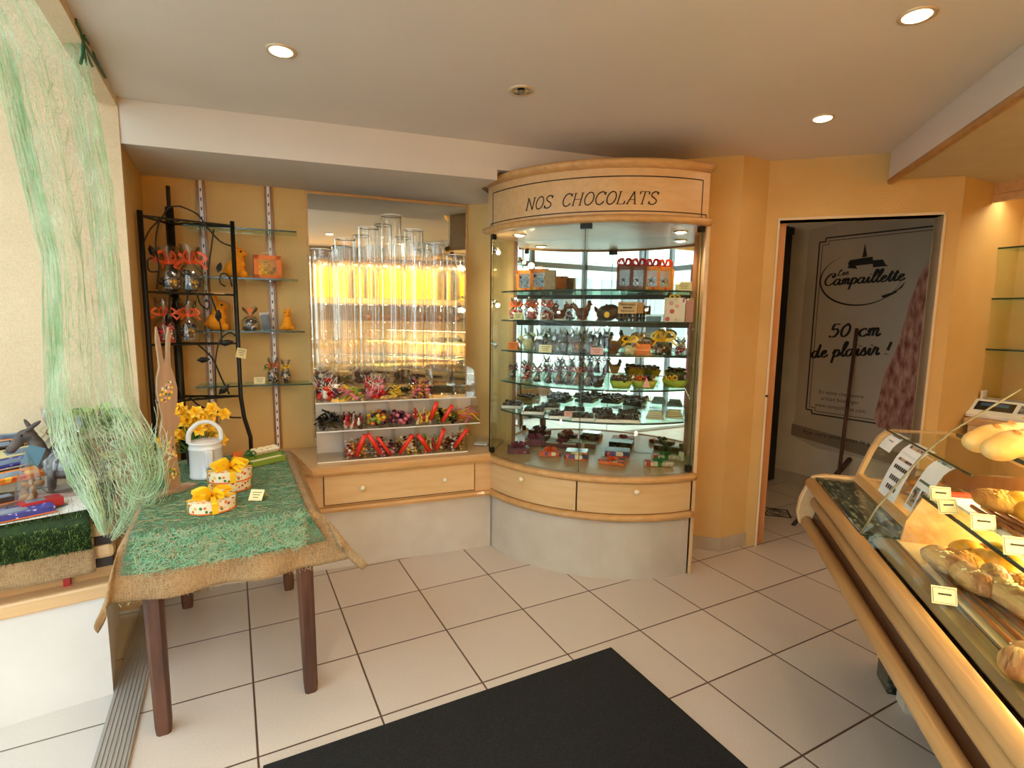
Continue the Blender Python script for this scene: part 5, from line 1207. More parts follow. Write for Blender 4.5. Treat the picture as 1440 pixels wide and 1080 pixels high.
# supporting stack under the leaning boxes
T = thing('cardboard_riser', 'brown card riser under the leaning boxes on the podium', 'box', PT(2, 672, .732), PA+.4); MB().extr([(-.06, 0), (.12, 0), (.12, .12), (.05, .13), (-.06, .02)], -.10, .07).build('body', MT['darkbox'], T)
m = MB(); random.seed(21); p = Vector(PT(38, 630, .87)); 
for k in range(7):
    a0 = rnd(0, 6); c_ = Vector((rnd(-.05, .05), rnd(-.01, .01), rnd(0, .02))); r_ = rnd(.014, .028)
    m.tube([c_+Vector((r_*math.cos(a0+i*.5), .01*math.sin(i), r_*.8*math.sin(a0+i*.5))) for i in range(13)], .0018, 5)
o = m.build('gold_curling_ribbon', MT.setdefault('goldrib', pm('gold_ribbon', 'C8A050', .3, metal=.5)), None, True); o.location = p; tag(o, 'curled gold ribbon on top of the leaning boxes', 'ribbon')
T = thing('truffle_cone_bag', 'tall cellophane cone of wrapped truffles with a teal tag', 'bag', PT(44, 712), PA)
b = MB(); random.seed(30)
for k in range(9): b.ell((rnd(-.028, .028), rnd(-.02, .02), .035+rnd(-.0, .05)), (.018, .010, .012), Matrix.Rotation(rnd(0, 3), 4, 'Y'), 8, 6)
b.build('truffles', MT['chocm'] if False else pm('gold_brown_wrapper', 'A87840', .3, col2='7A4E24', vs=30), T, True); MB().lathe([(.02, 0), (.05, .02), (.045, .07), (.02, .17), (.006, .21)], n=5).build('film', MT['cello'], T)
MB().box((.02, 0, .19), (.05, .004, .07), 0, 0, .4).build('teal_tag', pm('teal_tag', '4A7488', .4), T)
# chocolate donkey in cellophane, carafe-like gift bags, potted plant
p = PY(86, 2.72, .731)
T = thing('donkey_figure', 'grey donkey figure with pricked ears peering left from a cellophane bag', 'figurine', p, PA+PI)
T.scale = (.88, .88, .95)
blob('body', [((0, 0, .10), (.085, .05, .055)), ((.07, 0, .14), (.035, .035, .05)), ((.085, 0, .19), (.03, .03, .07), (0, 20, 0)), ((.12, 0, .245), (.038, .026, .028)), ((.150, 0, .225), (.045, .022, .022), (0, 50, 0)), ((.175, 0, .195), (.022, .021, .018), (0, 30, 0)),
    ((.095, .022, .285), (.010, .009, .040), (0, -55, 0)), ((.11, -.020, .275), (.010, .009, .044), (0, 25, 0)), ((.05, .03, .04), (.015, .015, .05)), ((.05, -.03, .04), (.015, .015, .05)), ((-.06, .03, .04), (.016, .015, .05)), ((-.06, -.03, .04), (.016, .015, .05))],
    MT.setdefault('donkey', pm('donkey_grey', '3A302E', .6, col2='5E524C', vs=25)), T, .004)
for y in (.024, -.024): MB().ell((.135, y, .250), (.006, .003, .006), nu=8, nv=6).build('eye', MT['black'], T, True)
m = MB(); film_shape(m, .20, .13, .33, 5, .72, .6); m.v = [(v[0]-.02, v[1], v[2]) for v in m.v]; m.build('film', MT['cello'], T, True)
cello_bag('cellophane bag with a blue and white label beside the donkey', PY(76, 2.93, .731), .08, .06, .31, 'straw', 'choc', seed=71, cn=16, bs=.6)
cello_bag('large cellophane bag of brown sweets behind the green net', PY(108, 2.86, .731), .10, .08, .28, 'straw', 'chocm', seed=72, cn=24, bs=.6)
p = PY(136, 2.89, .731); T = thing('potted_plant', 'leafy green plant in a brown basket pot behind the net', 'plant', p)
T.scale = (1.1, 1.1, 1.3)
MB().lathe([(0, 0), (.045, 0), (.062, .12), (.056, .12), (.04, .01)], n=20).build('pot', MT['rattan'], T, True)
b = MB(); random.seed(31)
for k in range(150):
    a = rnd(0, 6.28); e_ = rnd(.1, 1.4); rr = rnd(.03, .085); c_ = Vector((rr*math.cos(a)*math.cos(e_)*1.2, rr*math.sin(a)*math.cos(e_), .15+rr*math.sin(e_)*.9)); d_ = Vector((math.cos(a), math.sin(a), rnd(-.2, .8))).normalized(); s_ = d_.orthogonal()*.016
    b.m = 0 if rnd(0, 1) < .7 else 1; b.add([c_, c_+d_*.02+s_, c_+d_*.05, c_+d_*.02-s_], [(0, 1, 2, 3)])
b.build('leaves', [pm('bright_leaf', '9AB85A', .5), MT['green']], T)
cello_bag('small pale cellophane bag right of the potted plant', PY(152, 2.78, .731), .07, .05, .17, 'cream', 'cream', seed=74, cn=12, bs=.5)

# ================================================================== the green net hanging from the bay header
rows = [(-60, -60, 62, -10), (-14, 70, 122, 70), (6, 150, 138, 150), (30, 250, 158, 260), (57, 360, 168, 360), (61, 480, 180, 480), (62, 560, 190, 565), (72, 625, 222, 620), (98, 680, 232, 665), (130, 728, 200, 720), (143, 752, 160, 762)]
ydep = [2.46, 2.46, 2.46, 2.45, 2.44, 2.42, 2.38, 2.34, 2.33, 2.33, 2.335]
def netp(u, v):
    f = v*(len(rows)-1); i = min(int(f), len(rows)-2); t = f-i; t = t*t*(3-2*t)*.3+t*.7
    r0, r1 = rows[i], rows[i+1]; a = [r0[k]*(1-t)+r1[k]*t for k in range(4)]; y = ydep[i]*(1-t)+ydep[i+1]*t
    px = a[0]*(1-u)+a[2]*u; py = a[1]*(1-u)+a[3]*u
    return on(px, py, (0, y+.04*math.sin(u*11+v*3)*(.4+v)*(1-max(0, v-.8)*4), 0), (0, 1, 0))
NET = thing('hanging_green_net', 'sheer pale green fibre net hanging from the header and trailing onto the podium', 'net', (-.5, 2.45, 2.3))
IN_ = Matrix.Translation((.5, -2.45, -2.3))
m = MB(IN_); nu_, nv_ = 40, 70
m.add([netp(i/nu_, j/nv_) for j in range(nv_+1) for i in range(nu_+1)], [(j*(nu_+1)+i, j*(nu_+1)+i+1, (j+1)*(nu_+1)+i+1, (j+1)*(nu_+1)+i) for j in range(nv_) for i in range(nu_)])
m.build('web_sheet', MT['netsheet'], NET, True)
m = MB(IN_); random.seed(50)
for k in range(520):
    q = rnd(0, 1); u = rnd(0, .24) if q < .42 else (rnd(.70, 1.0) if q < .80 else rnd(.24, .70))
    v0 = rnd(-.1, .95); ln_ = rnd(.08, .40); pts = []; uu = u; n_ = 9
    for i in range(n_):
        v = v0+ln_*i/(n_-1)
        if v < 0 or v > 1: continue
        uu += rnd(-.018, .018); pts.append(netp(min(max(uu, 0), 1), v)+Vector((0, rnd(-.012, .012), 0)))
    if len(pts) > 2: m.tube(crom(pts, 2), rnd(.0005, .0011), 3, cap=False)
for k in range(420):
    u = rnd(0, .9); v = rnd(0, .97); pts = []; a = rnd(-.8, .8)
    for i in range(6): pts.append(netp(min(1, u+.03*i+.008*math.sin(i+a)), min(1, max(0, v+a*.012*i+.006*math.sin(i*1.3)))))
    m.tube(crom(pts, 2), .0006, 3, cap=False)
for k in range(150):    # loose loops bulging at the bottom right
    c_ = netp(rnd(.6, 1), rnd(.62, .9)); r_ = rnd(.03, .11); a = rnd(2.6, 4.2); pts = [c_+Vector((r_*math.cos(a+i*.35)*.6, rnd(-.01, .01), r_*math.sin(a+i*.35))) for i in range(9)]
    m.tube(pts, .0009, 3, cap=False)
f = m.build('loose_strands', MT['strand'], NET); f['kind'] = 'stuff'
# green cord tying it up
def hx(px, py): p = on(px, py, (-.415, 0, 0), (1, 0, 0)); return p+Vector((.012, 0, 0))
m = MB(IN_)
for pts in ([(99, 25), (108, 30), (113, 42), (110, 55), (112, 64)], [(100, 30), (106, 42), (112, 60), (128, 85), (142, 108)], [(112, 52), (122, 65), (130, 85), (143, 108)], [(110, 62), (110, 75), (107, 88)], [(111, 66), (113, 80), (115, 90)], [(112, 66), (118, 80), (124, 92)], [(112, 45), (114, 36), (108, 27)]):
    m.tube(crom([hx(*q) for q in pts], 5), .005, 6)
m.build('tie_cord', pm('dark_green_cord', '1E5A34', .5), NET, True)
# ================================================================== bakery counter: local x along the counter (s), local y = -t
CT = thing('bakery_counter', 'beech railed bakery counter with green marble ledge running toward the viewer', 'counter', (0, 0, 0), SA)
def CO(s, t, z): q = S(s, t); return Vector((q[0], q[1], z))
def cb(mb, s0, s1, t0, t1, z0, z1): return mb.bb(s0, s1, -t1, -t0, z0, z1)
def ex(prof, s0, s1): return MB().extr([(-t, z) for t, z in prof], s0, s1)
SE = 2.52; SN = .15
for (t, z, r_) in ((.545, .603, .024), (.578, .690, .028), (.552, .772, .024)):
    MB().tube([(SN, -t, z), (SE-.04, -t, z)], r_, 14).build('rail', MT['beechdk'], CT, True)
ex([(.585, .785), (.60, .797), (.64, .797), (.64, .775), (.60, .765)], SN, 1.84).build('metal_profile', MT['olive'], CT)
ex([(.640, .775), (.644, .797), (.650, .797), (.652, .775)], SN, 1.84).build('metal_lip', MT['olive'], CT)
ex([(.565, .72), (.59, .76), (.60, .76), (.60, .60), (.56, .60), (.575, .66)], SN, SE-.04).build('front_panel', MT['brownlam'], CT)
ex([(.60, .52), (.62, .758), (1.15, .758), (1.15, .08), (.84, .08), (.84, .50)], SN, SE-.045).build('carcase', MT['brownlam'], CT)
ex([(.515, .590), (.505, .64), (.512, .70), (.535, .76), (.555, .800), (.60, .812), (1.17, .812), (1.17, .02), (.86, .02), (.86, .52), (.60, .565)], SE-.045, SE-.012).build('end_panel', MT['beech'], CT, bevel=.006)
cb(MB(), 1.845, SE-.047, .560, 1.13, .776, .802).build('marble_ledge', MT['marble'], CT, bevel=.003)
for s0, lb in ((2.42, 1), (.9, 1)):
    cb(MB(), s0-.12, s0, .835, .97, 0, .30).build('foot', MT['marble'], CT, bevel=.004)
cb(MB(), 2.20, 2.28, .86, .95, 0, .08).build('foot', MT['lam'], CT)
# far low case (on the marble) ---------------------------------------------------
FV = thing('small_glass_case', 'low glass case with paper notices at the far end of the bakery counter', 'display case', (0, 0, 0), SA)
prof = [(.708, .804), (.728, .87), (.752, .94), (.775, .99), (.800, 1.017), (.830, 1.024), (1.02, 1.028)]
def band(prof, wd): 
    o = []; n = len(prof)
    for t, z in prof: o.append((t, z))
    for t, z in prof[::-1]: o.append((t+wd, z-wd*.6))
    return o
ex(band(prof, .014), SE-.052, SE-.030).build('end_frame', MT['beech'], FV)
MB().extr([(-t, z) for t, z in prof]+[(-1.02, .804)], SE-.034, SE-.031).build('end_glass', MT['glass'], FV)
m = MB(); vs = [(s, -t, z) for t, z in prof[:6] for s in (1.80, SE-.052)]; m.add(vs, [(2*k, 2*k+1, 2*k+3, 2*k+2) for k in range(5)]); m.build('front_glass', MT['glass'], FV, True)
cb(MB(), 1.80, SE-.052, .80, 1.02, 1.024, 1.030).build('top_glass', MT['glass'], FV)
m = MB(); m.tube([(1.80, -.802, 1.022), (SE-.05, -.802, 1.022)], .0035, 6); m.build('top_edge', MT['gedge'], FV)
ex([(.70, .803), (.715, .835), (.735, .835), (.735, .803)], 1.845, SE-.052).build('base_rail', MT['beechdk'], FV)
cb(MB(), 1.845, SE-.06, 1.00, 1.02, .804, 1.02).build('back_panel', MT['oakdoor'] if 'oakdoor' in MT else MT['doorwood'], FV)
cb(MB(), 1.845, SE-.06, .74, 1.0, .804, .812).build('floor_panel', MT['beech'], FV)
def glasspt(s, f):      # point on the front glass: f = 0 bottom .. 1 top
    k = f*(len(prof)-2); i = min(int(k), len(prof)-3); a = k-i; t = prof[i][0]*(1-a)+prof[i+1][0]*a; z = prof[i][1]*(1-a)+prof[i+1][1]*a
    return CO(s, t-.003, z)
def notice(label, s0, s1, f0, f1, marks, cat='notice'):
    n = 6; m = MB(); m.add([glasspt(s, f0+(f1-f0)*j/n) for j in range(n+1) for s in (s0, s1)], [(2*k, 2*k+1, 2*k+3, 2*k+2) for k in range(n)])
    o = m.build('paper_notice', MT['paper'], None, True); tag(o, label, cat, 'paper notices on the small glass case')
    for mt, items in marks:
        m = MB()
        for n_i, (a, b, c, d) in enumerate(items):
            if n_i and len(items) == 2: m.build('printed_marks', mt, o); m = MB()
            q = [glasspt(s0+(s1-s0)*x, f0+(f1-f0)*y)+Vector((-.0012, 0, .0005)) for x, y in ((a, c), (b, c), (b, d), (a, d))]; m.add(q, [(0, 1, 2, 3)])
        m.build('printed_marks', mt, o)
ph = pm('bread_photo_print', 'B89A7A', .5, col2='4A2A1C', vs=40, contrast=(.45, .55))
tl = lambda a, b, y, n: [(a+(b-a)*i/n, a+(b-a)*(i+.7)/n, y, y+.05) for i in range(n)]
notice('small white notice with bold heading at the top left of the glass case', 2.30, 2.415, .50, .97, [(MT['ink'], tl(.2, .8, .78, 5)+tl(.15, .85, .62, 7)+tl(.3, .7, .35, 4))])
notice('long white notice with a bread photo in the middle of the glass case', 2.08, 2.235, .03, .97, [(ph, [(.15, .85, .50, .82)]), (MT['ink'], tl(.15, .85, .38, 7)+tl(.2, .8, .26, 6)+tl(.2, .75, .16, 5))])
notice('green and grey printed notice with two small pictures near the right of the case', 1.90, 2.01, .15, .85, [(pm('green_grey_print', '4A6A5A', .5, col2='A8B4AE', vs=30, contrast=(.45, .55)), [(.08, .92, .38, .95)]), (ph, [(.08, .45, .05, .3), (.55, .92, .05, .3)])])
for i, (s, t, lb) in enumerate([(2.33, .88, 'crumpled clear pack of golden biscuits at the far end of the small glass case'), (2.10, .90, 'clear pack of golden biscuits in the middle of the small glass case'), (1.93, .88, 'clear pack of biscuits at the near end of the small glass case')]):
    T = thing('biscuit_pack', lb, 'packet', CO(s, t, .813), SA+.2); b = MB(); random.seed(60+i)
    for k in range(14): b.ell((rnd(-.07, .07), rnd(-.05, .05), rnd(.012, .06)), (.03, .022, .008), Matrix.Rotation(rnd(0, 3), 4, 'Z') @ Matrix.Rotation(rnd(-.4, .4), 4, 'X'), 10, 6)
    b.build('biscuits', MT['bread'], T, True); m = MB(); m.ell((0, 0, .045), (.11, .075, .045), None, 12, 7); m.v = [(v[0]+rnd(-.006, .006), v[1]+rnd(-.006, .006), max(0, v[2]+rnd(-.006, .006))) for v in m.v]; m.build('film', MT['cello'], T)

# near tall case ---------------------------------------------------------------------
NV = thing('glass_bread_case', 'large slanted glass display case of bread and pastries on the counter', 'display case', (0, 0, 0), SA)
pr2 = [(.556, .803), (.59, .889), (.635, .965), (.697, 1.070), (.76, 1.143), (.83, 1.205), (.905, 1.272)]
for (s0, s1) in ((.945, 1.838), (.15, .935)):
    g_ = MB(); vs = [(s, -t, z) for t, z in pr2 for s in (s0, s1)]; g_.add(vs, [(2*k, 2*k+1, 2*k+3, 2*k+2) for k in range(len(pr2)-1)]); g_ = g_.build('front_glass', MT['glass'], NV, True)
    for s in (s0, s1): MB().tube([(s, -t, z) for t, z in pr2], .003, 5).build('glass_edge', MT.setdefault('edgelt', pm('pale_glass_edge', '8A8266', .2)), g_, True)
cb(MB(), SN, 1.838, .905, 1.10, 1.270, 1.276).build('top_glass', MT['glass'], NV)
cb(MB(), SN, 1.80, 1.08, 1.11, .776, 1.275).build('back_panel', MT['beechdk'], NV)
cb(MB(), SN, 1.838, .650, 1.08, .785, .797).build('tray_floor', pm('cream_enamel_tray', 'EED898', .4), NV)
for z, t0 in ((.948, .700), (1.138, .765)):
    s_ = cb(MB(), SN, 1.822, t0, 1.08, z-.008, z).build('glass_shelf', MT['glassg'], NV); cb(MB(), SN, 1.822, t0-.003, t0, z-.009, z+.001).build('shelf_edge', MT['gedge'], s_)
tl_ = cb(MB(), SN, 1.78, 1.03, 1.06, 1.10, 1.125).build('light_tube', MT.setdefault('tubelit', emis('warm_lit_tube', 'FFCF7A', 9)), NV)
lamp('AREA', 'bread_case_light', CO(1.25, .98, 1.10), 20, (1, .66, .26), 1.3, rot=(R(8), 0, SA), sy=.05)
lamp('AREA', 'bread_case_upper_light', CO(1.2, 1.0, 1.262), 10, (1, .72, .36), 1.5, rot=(R(10), 0, SA), sy=.05)
ex([(.655, .785), (1.08, .785), (1.08, .945), (.70, .935), (.665, .86)], 1.826, 1.834).build('end_panel', MT['beechdk'], NV)
cb(MB(), .5, 1.78, .96, .985, .915, .935).build('lower_light_tube', MT['tubelit'], NV)
lamp('AREA', 'bread_case_lower_light', CO(1.15, .965, .912), 24, (1, .70, .30), 1.2, rot=(R(22), 0, SA), sy=.04)
# wicker racks
def rack(s0, s1, t0, t1, z, n, label, tilt=0):
    T = thing('cane_rack', label, 'rack', tuple(CO((s0+s1)/2, (t0+t1)/2, z)), SA, 'cane racks under the pastries'); L_ = (s1-s0)/2
    m = MB()
    for i in range(n):
        y = -(t1-t0)/2+(t1-t0)*i/(n-1); m.tube([(-L_, y, .012+rnd(0, .002)), (0, y+rnd(-.004, .004), .013), (L_, y, .012)], .0058, 7)
    m.build('canes', MT['rattan'], T, True); m = MB()
    for x in (-L_*.7, -.0, L_*.7): m.tube([(x, -(t1-t0)/2-.01, .005), (x, (t1-t0)/2+.01, .005)], .005, 6)
    m.build('cross_canes', MT['rattan'], T, True); return T
rack(.80, 1.66, .665, .92, .798, 11, 'cane rack on the lower tray under the mixed pastries')
rack(.80, 1.68, .755, .945, .957, 9, 'cane rack on the glass shelf under the yellow brioches')
T = thing('red_edged_tray', 'white tray with a red rim behind the cane rack on the glass shelf', 'tray', tuple(CO(1.32, .905, .949)), SA)
MB().bb(-.48, .48, -.14, .16, 0, .006).build('tray', MT['paper'], T); MB().bb(-.48, .48, -.15, -.14, 0, .018).build('red_rim', MT['red'], T); MB().bb(.48, .495, -.15, .165, 0, .018).build('red_rim', MT['red'], T)
def pastry(label, px, py, z, kind, rz=0, s=1, name='pastry', group=None):
    p = at(px, py, z); T = thing(name, label, 'pastry', (p.x, p.y, z-.010), rz, group)
    if kind == 'round': P = [((0, 0, .03), (.050, .045, .028)), ((.0, 0, .045), (.036, .03, .016))]; mt = 'bread3'
    elif kind == 'long': P = [((0, 0, .03), (.075, .038, .027)), ((.03, 0, .038), (.03, .03, .022)), ((-.03, 0, .038), (.03, .03, .022))]; mt = 'bread2'
    elif kind == 'turnover': P = [((0, 0, .03), (.070, .048, .024)), ((.0, -.02, .04), (.05, .02, .015)), ((0, .02, .034), (.06, .02, .016))]; mt = 'bread'
    elif kind == 'bun': P = [((0, 0, .035), (.055, .055, .034))]; mt = 'bread3'
    elif kind == 'brownroll': P = [((0, 0, .03), (.048, .035, .030)), ((.02, 0, .05), (.02, .025, .015)), ((-.02, 0, .05), (.02, .025, .015))]; mt = 'bread2'
    P = [(tuple(x*s for x in a), tuple(x*s for x in b)) for a, b in P]
    blob('body', P, MT[mt], T, .0045)
    m = MB(); random.seed(int(px)); 
    for k in range(14): a = rnd(0, 6.28); q = rnd(0, .03)*s; m.ell((q*math.cos(a)*1.3, q*math.sin(a), .057*s-q*.25), (.006, .004, .0025), Matrix.Rotation(rnd(0, 3), 4, 'Z'), 6, 4)
    m.build('topping', MT['cream'] if kind in ('long', 'brownroll') else MT['bread'], T, True); return T
g = 'pastries on the lower tray'
for i, (px, py, k, lb, rz) in enumerate([(1328, 800, 'long', 'sugared brown pastry at the far left of the lower tray', .9), (1352, 800, 'turnover', 'pale streaked pastry second from the far end', .5), (1368, 826, 'long', 'large sugared pastry lying along the front of the rack', .75), (1385, 800, 'round', 'yellow pastry behind the sugared one', .3),
        (1398, 828, 'brownroll', 'knobbly brown pastry at the front middle', .4), (1412, 808, 'bun', 'bright yellow bun in the middle of the heap', 0), (1432, 800, 'bun', 'bright yellow bun at the back of the heap', 0), (1420, 850, 'long', 'long dusted roll at the front right of the heap', .8), (1438, 838, 'turnover', 'golden turnover at the right edge of the heap', .6), (1445, 866, 'long', 'dusted roll cut by the right picture edge', .8),
        (1360, 786, 'round', 'golden pastry tucked behind at the far end', .2), (1400, 790, 'round', 'golden pastry at the back of the tray', .8)]):
    pastry(lb, px, py, .820, k, SA+rz-.6, 1.0, group=g)
g = 'brioches on the glass shelf'
for i, (px, py, lb, k) in enumerate([(1402, 716, 'flat golden brioche at the far end of the glass shelf', 'turnover'), (1434, 722, 'golden brioche at the right edge of the glass shelf', 'round'), (1460, 735, 'brioche just beyond the right edge', 'round')]):
    pastry(lb, px, py, .985, k, SA, 1.05, group=g)
p = CO(.70, .80, .79)
pastry('dark brown roll behind the joint of the two glass panes', 1436, 948, .815, 'brownroll', 0, 1.0)
g = 'bread loaves on the upper glass shelf'
for i, (px, py, dx, lb) in enumerate([(1400, 618, 0, 'pale golden loaf end at the back of the upper glass shelf'), (1428, 628, 0, 'pale golden loaf in front on the upper glass shelf')]):
    p = at(px, py, 1.165); T = thing('bread_loaf', lb, 'bread', (p.x, p.y, 1.139), SA-.75, g)
    L_ = .16; blob('crust', [((-L_*.5, 0, .03), (.06, .035, .028)), ((-L_*.1, 0, .034), (.10, .037, .032)), ((L_*.5, 0, .032), (.09, .036, .030)), ((L_*.9, 0, .03), (.06, .03, .026))], pm('pale_crust', 'E8B85E', .6, col2='F2D898', vs=8, bump=.3, bs=30) if i == 0 else bpy.data.materials['pale_crust'], T, .005)
    m = MB()
    for k in range(3): MB().strip([(-L_*.3+k*.09, -.02, .064), (-L_*.3+k*.09+.03, 0, .068), (-L_*.3+k*.09+.05, .02, .064)], .010).build('score', MT['bread'], T)
def ptag(label, px, py, z, rz=0):
    p = at(px, py, z); T = thing('price_tag', label, 'price tag', (p.x, p.y, z), SA-PI/2+rz, 'cream price tags in the bread case')
    m = MB(); m.box((0, 0, .024), (.050, .0015, .040), 0, -.35); m.build('card', pm('ivory_card', 'F2EAC0', .5) if 'ivory_card' not in bpy.data.materials else bpy.data.materials['ivory_card'], T); m = MB(); m.box((0, -.0012, .024), (.046, .0006, .034), 0, -.35); m.build('border', MT['olive'], T)
    m = MB(); m.box((0, -.0018, .024), (.043, .0006, .031), 0, -.35); m.build('inner_card', bpy.data.materials['ivory_card'], T); m = MB(); m.box((0, -.0028, .028), (.026, .0006, .004), 0, -.35); m.box((0, -.0026, .019), (.014, .0006, .003), 0, -.35); m.build('handwriting', MT['ink'], T)
ptag('cream price tag on the lower tray in front of the sugared pastry', 1326, 851, .798); ptag('cream price tag on the shelf edge below the flat brioche', 1381, 748, .949); ptag('cream price tag at the right edge of the glass shelf', 1428, 783, .949)
ptag('cream price tag at the far end of the glass shelf', 1321, 706, .949); ptag('small cream price tag behind the far end of the glass shelf', 1331, 724, .949, .3)

# ================================================================== service wall: cabinet, scale, shelves, canopy
BC = thing('back_cabinet', 'beech worktop cabinet against the right wall behind the counter', 'cabinet', (4.05, .6, 0))
IVB = Matrix.Translation((-4.05, -.6, 0))
MB(IVB).bb(3.84, 4.28, -.6, 1.50, 0, .86).build('body', MT['beech'], BC); MB(IVB).bb(3.82, 4.285, -.6, 1.52, .86, .90).build('worktop', MT['beechdk'], BC, bevel=.008)
for y in (1.2, .7, .2, -.3):
    d_ = MB(IVB).bb(3.832, 3.842, y-.22, y+.24, .06, .83).build('door', MT['beech'], BC); MB(IVB).ell((3.825, y-.17, .7), (.012, .012, .012)).build('knob', MT['knob'], d_, True)
p = Vector((4.02, 1.37, .901)); T = thing('shop_scale', 'white electronic scale with dark display panels on the back worktop', 'scale', tuple(p), R(-88))
m = MB(); m.extr([(-.14, 0), (-.14, .022), (-.10, .035), (-.02, .095), (.0, .10), (.14, .10), (.14, 0)], -.17, .17); m.build('housing', MT['whitepl'], T, bevel=.005)
def sl(x0, x1, a, b, mt, nm):   # panels on the slanted face
    m = MB(); q = lambda f: (-.10+.08*f, .0355+.0605*f+.0)
    m.add([(x0, q(a)[0]-.001, q(a)[1]+.001), (x1, q(a)[0]-.001, q(a)[1]+.001), (x1, q(b)[0]-.001, q(b)[1]+.001), (x0, q(b)[0]-.001, q(b)[1]+.001)], [(0, 1, 2, 3)]); return m.build(nm, mt, T)
sl(-.15, .03, .12, .88, pm('dark_display', '141A22', .2), 'display'); sl(-.13, .0, .5, .75, pm('blue_display_text', '4A7EA8', .3), 'digits'); sl(.05, .15, .15, .85, pm('grey_keypad', '3E4048', .4, col2='8A8A90', vs=60, contrast=(.48, .52)), 'keypad')
MB().bb(-.15, .15, .0, .15, .103, .112).build('pan', MT['chrome'], T, bevel=.003)
for i, z in enumerate((1.898, 1.603, 1.302)):
    T = thing('glass_niche_shelf', ['top', 'middle', 'lower'][i]+' green-edged glass shelf on the right wall behind the counter', 'shelf', (4.17, .6, z), 0, 'glass shelves behind the counter')
    MB().bb(-.13, .11, -1.0, .985, -.008, 0).build('glass_pane', MT['glassg'], T); MB().bb(-.133, -.13, -1.0, .985, -.009, .001).build('front_edge', MT['gedge'], T)
    for y in (.7, 0): MB().extr([(y-.004, -.008), (y+.004, -.008), (y+.004, -.03), (y-.004, -.03)], -.02, .11).build('bracket', MT['whitepl'], T)
CN = thing('light_canopy', 'beech canopy hiding the strip light above the niche shelves', 'canopy', (3.96, .6, 2.14))
MB().bb(-.04, -.02, -1.4, .94, .03, .11).build('fascia', MT['beechdk'], CN); MB().extr([(-1.4, .0), (.96, .0), (.96, .05), (-1.4, .05)], -.055, -.035).build('moulding', MT['beechdk'], CN, bevel=.008)
MB().bb(-.035, .33, -1.4, .94, .095, .11).build('top_board', MT['beech'], CN)
MB().tube([(.02, -1.3, .07), (.02, .85, .07)], .013, 10).build('light_tube', MT.setdefault('nichelit', emis('cool_warm_tube', 'FFF0C0', 10)), CN, True)
lamp('AREA', 'niche_light', (4.0, .45, 2.18), 9, (1, .88, .60), .06, rot=(0, R(12), 0), sy=2.1)
T = thing('wall_socket', 'white double wall socket above the scale', 'socket', (4.285, 1.30, 1.08)); MB().bb(-.012, 0, -.07, .07, -.04, .04).build('plate', MT['whitepl'], T, bevel=.004); m = MB(); m.lathe([(.0, 0), (.016, 0)], n=14); m.v = [(-.0135, v[1]-.035, v[0]) for v in m.v]; m.build('outlet', MT['black'], T)
MB().tube(crom([(-.02, -.035, 0), (-.05, -.035, -.03), (-.06, -.04, -.12), (-.10, -.05, -.18)]), .006, 6).build('plug_cable', MT['black'], T, True)
T = thing('wall_switch', 'small white switch block on the return wall beside the scale', 'switch', (4.04, CC[1]-.03, 1.0)); MB().bb(-.03, .03, -.006, .006, -.03, .05).build('plate', MT['whitepl'], T, bevel=.003)
T = thing('shelf_figurine', 'pale pink figurine on the top niche shelf at the picture edge', 'figurine', (4.15, 1.24, 1.604)); blob('body', hen(1.1), MT['pink'], T, .004)

# ================================================================== poster in the back room
def pq(px, py, off=.004):
    p = on(px, py, (PW.x, PW.y, 0), (PN.x, PN.y, 0)); q = p-PW; return q.dot(PD), p.z
PO_ = thing('bakery_poster', 'large torn paper poster with black swirl lettering on the back room wall', 'poster', tuple(PW), math.atan2(PD.y, PD.x))
# local x along PD, y into wall
xL = pq(1128, 600)[0]; 
xl, zb = pq(1112, 612); xr = 1.02; zt = 2.33
edge = [(xl, .435), (xl+.0, .50)]+[(xl+.02+.02*pnoise(Vector((0, k*.6, 3))), .55+k*.12) for k in range(15)]
poly = edge+[(xr, zt), (xr, .33)]+[(xr-.1-k*.14, .34+.012*pnoise(Vector((k*.9, 2, 1)))+.008*k*.6) for k in range(6)]
m = MB(); m.add([(x, -.003, z) for x, z in poly], [tuple(range(len(poly)))]); m.build('paper', pm('grey_beige_poster_paper', 'C4B6A2', .6, col2='B8A992', vs=2), PO_, solid=.001)
m = MB(); m.add([(xl+.005, -.0042, .435), (xr, -.0042, .335), (xr, -.0042, .44), (xl+.005, -.0042, .54)], [(0, 1, 2, 3)]); m.build('lower_strip', pm('grey_strip', '8A7C6C', .6), PO_)
ink = MT['ink2'] = pm('near_black_print', '1A1714', .6)
def pline(mb, pts, w): mb.strip([(x, -.0055, z) for x, z in pts], w, (0, -1, 0))
fx0, fz1 = pq(1152, 336); fz0 = pq(1133, 580)[1]; fx0b = pq(1136, 570)[0]; fx0 = (fx0+fx0b)/2
m = MB(); n_ = .05
for d_, w_ in ((0, .011), (.026, .005)):
    a = fx0+d_; b = fz0+d_; t = fz1-d_
    pline(m, [(xr-.0, b), (a+n_, b)], w_); pline(m, [(a+n_, b), (a+n_, b+n_*.6)], w_); pline(m, [(a+n_, b+n_*.6), (a, b+n_*.6)], w_); pline(m, [(a, b+n_*.6), (a, t-n_*.6)], w_); pline(m, [(a, t-n_*.6), (a+n_, t-n_*.6)], w_); pline(m, [(a+n_, t-n_*.6), (a+n_, t)], w_); pline(m, [(a+n_, t), (xr, t)], w_)
m.build('border_line', ink, PO_)
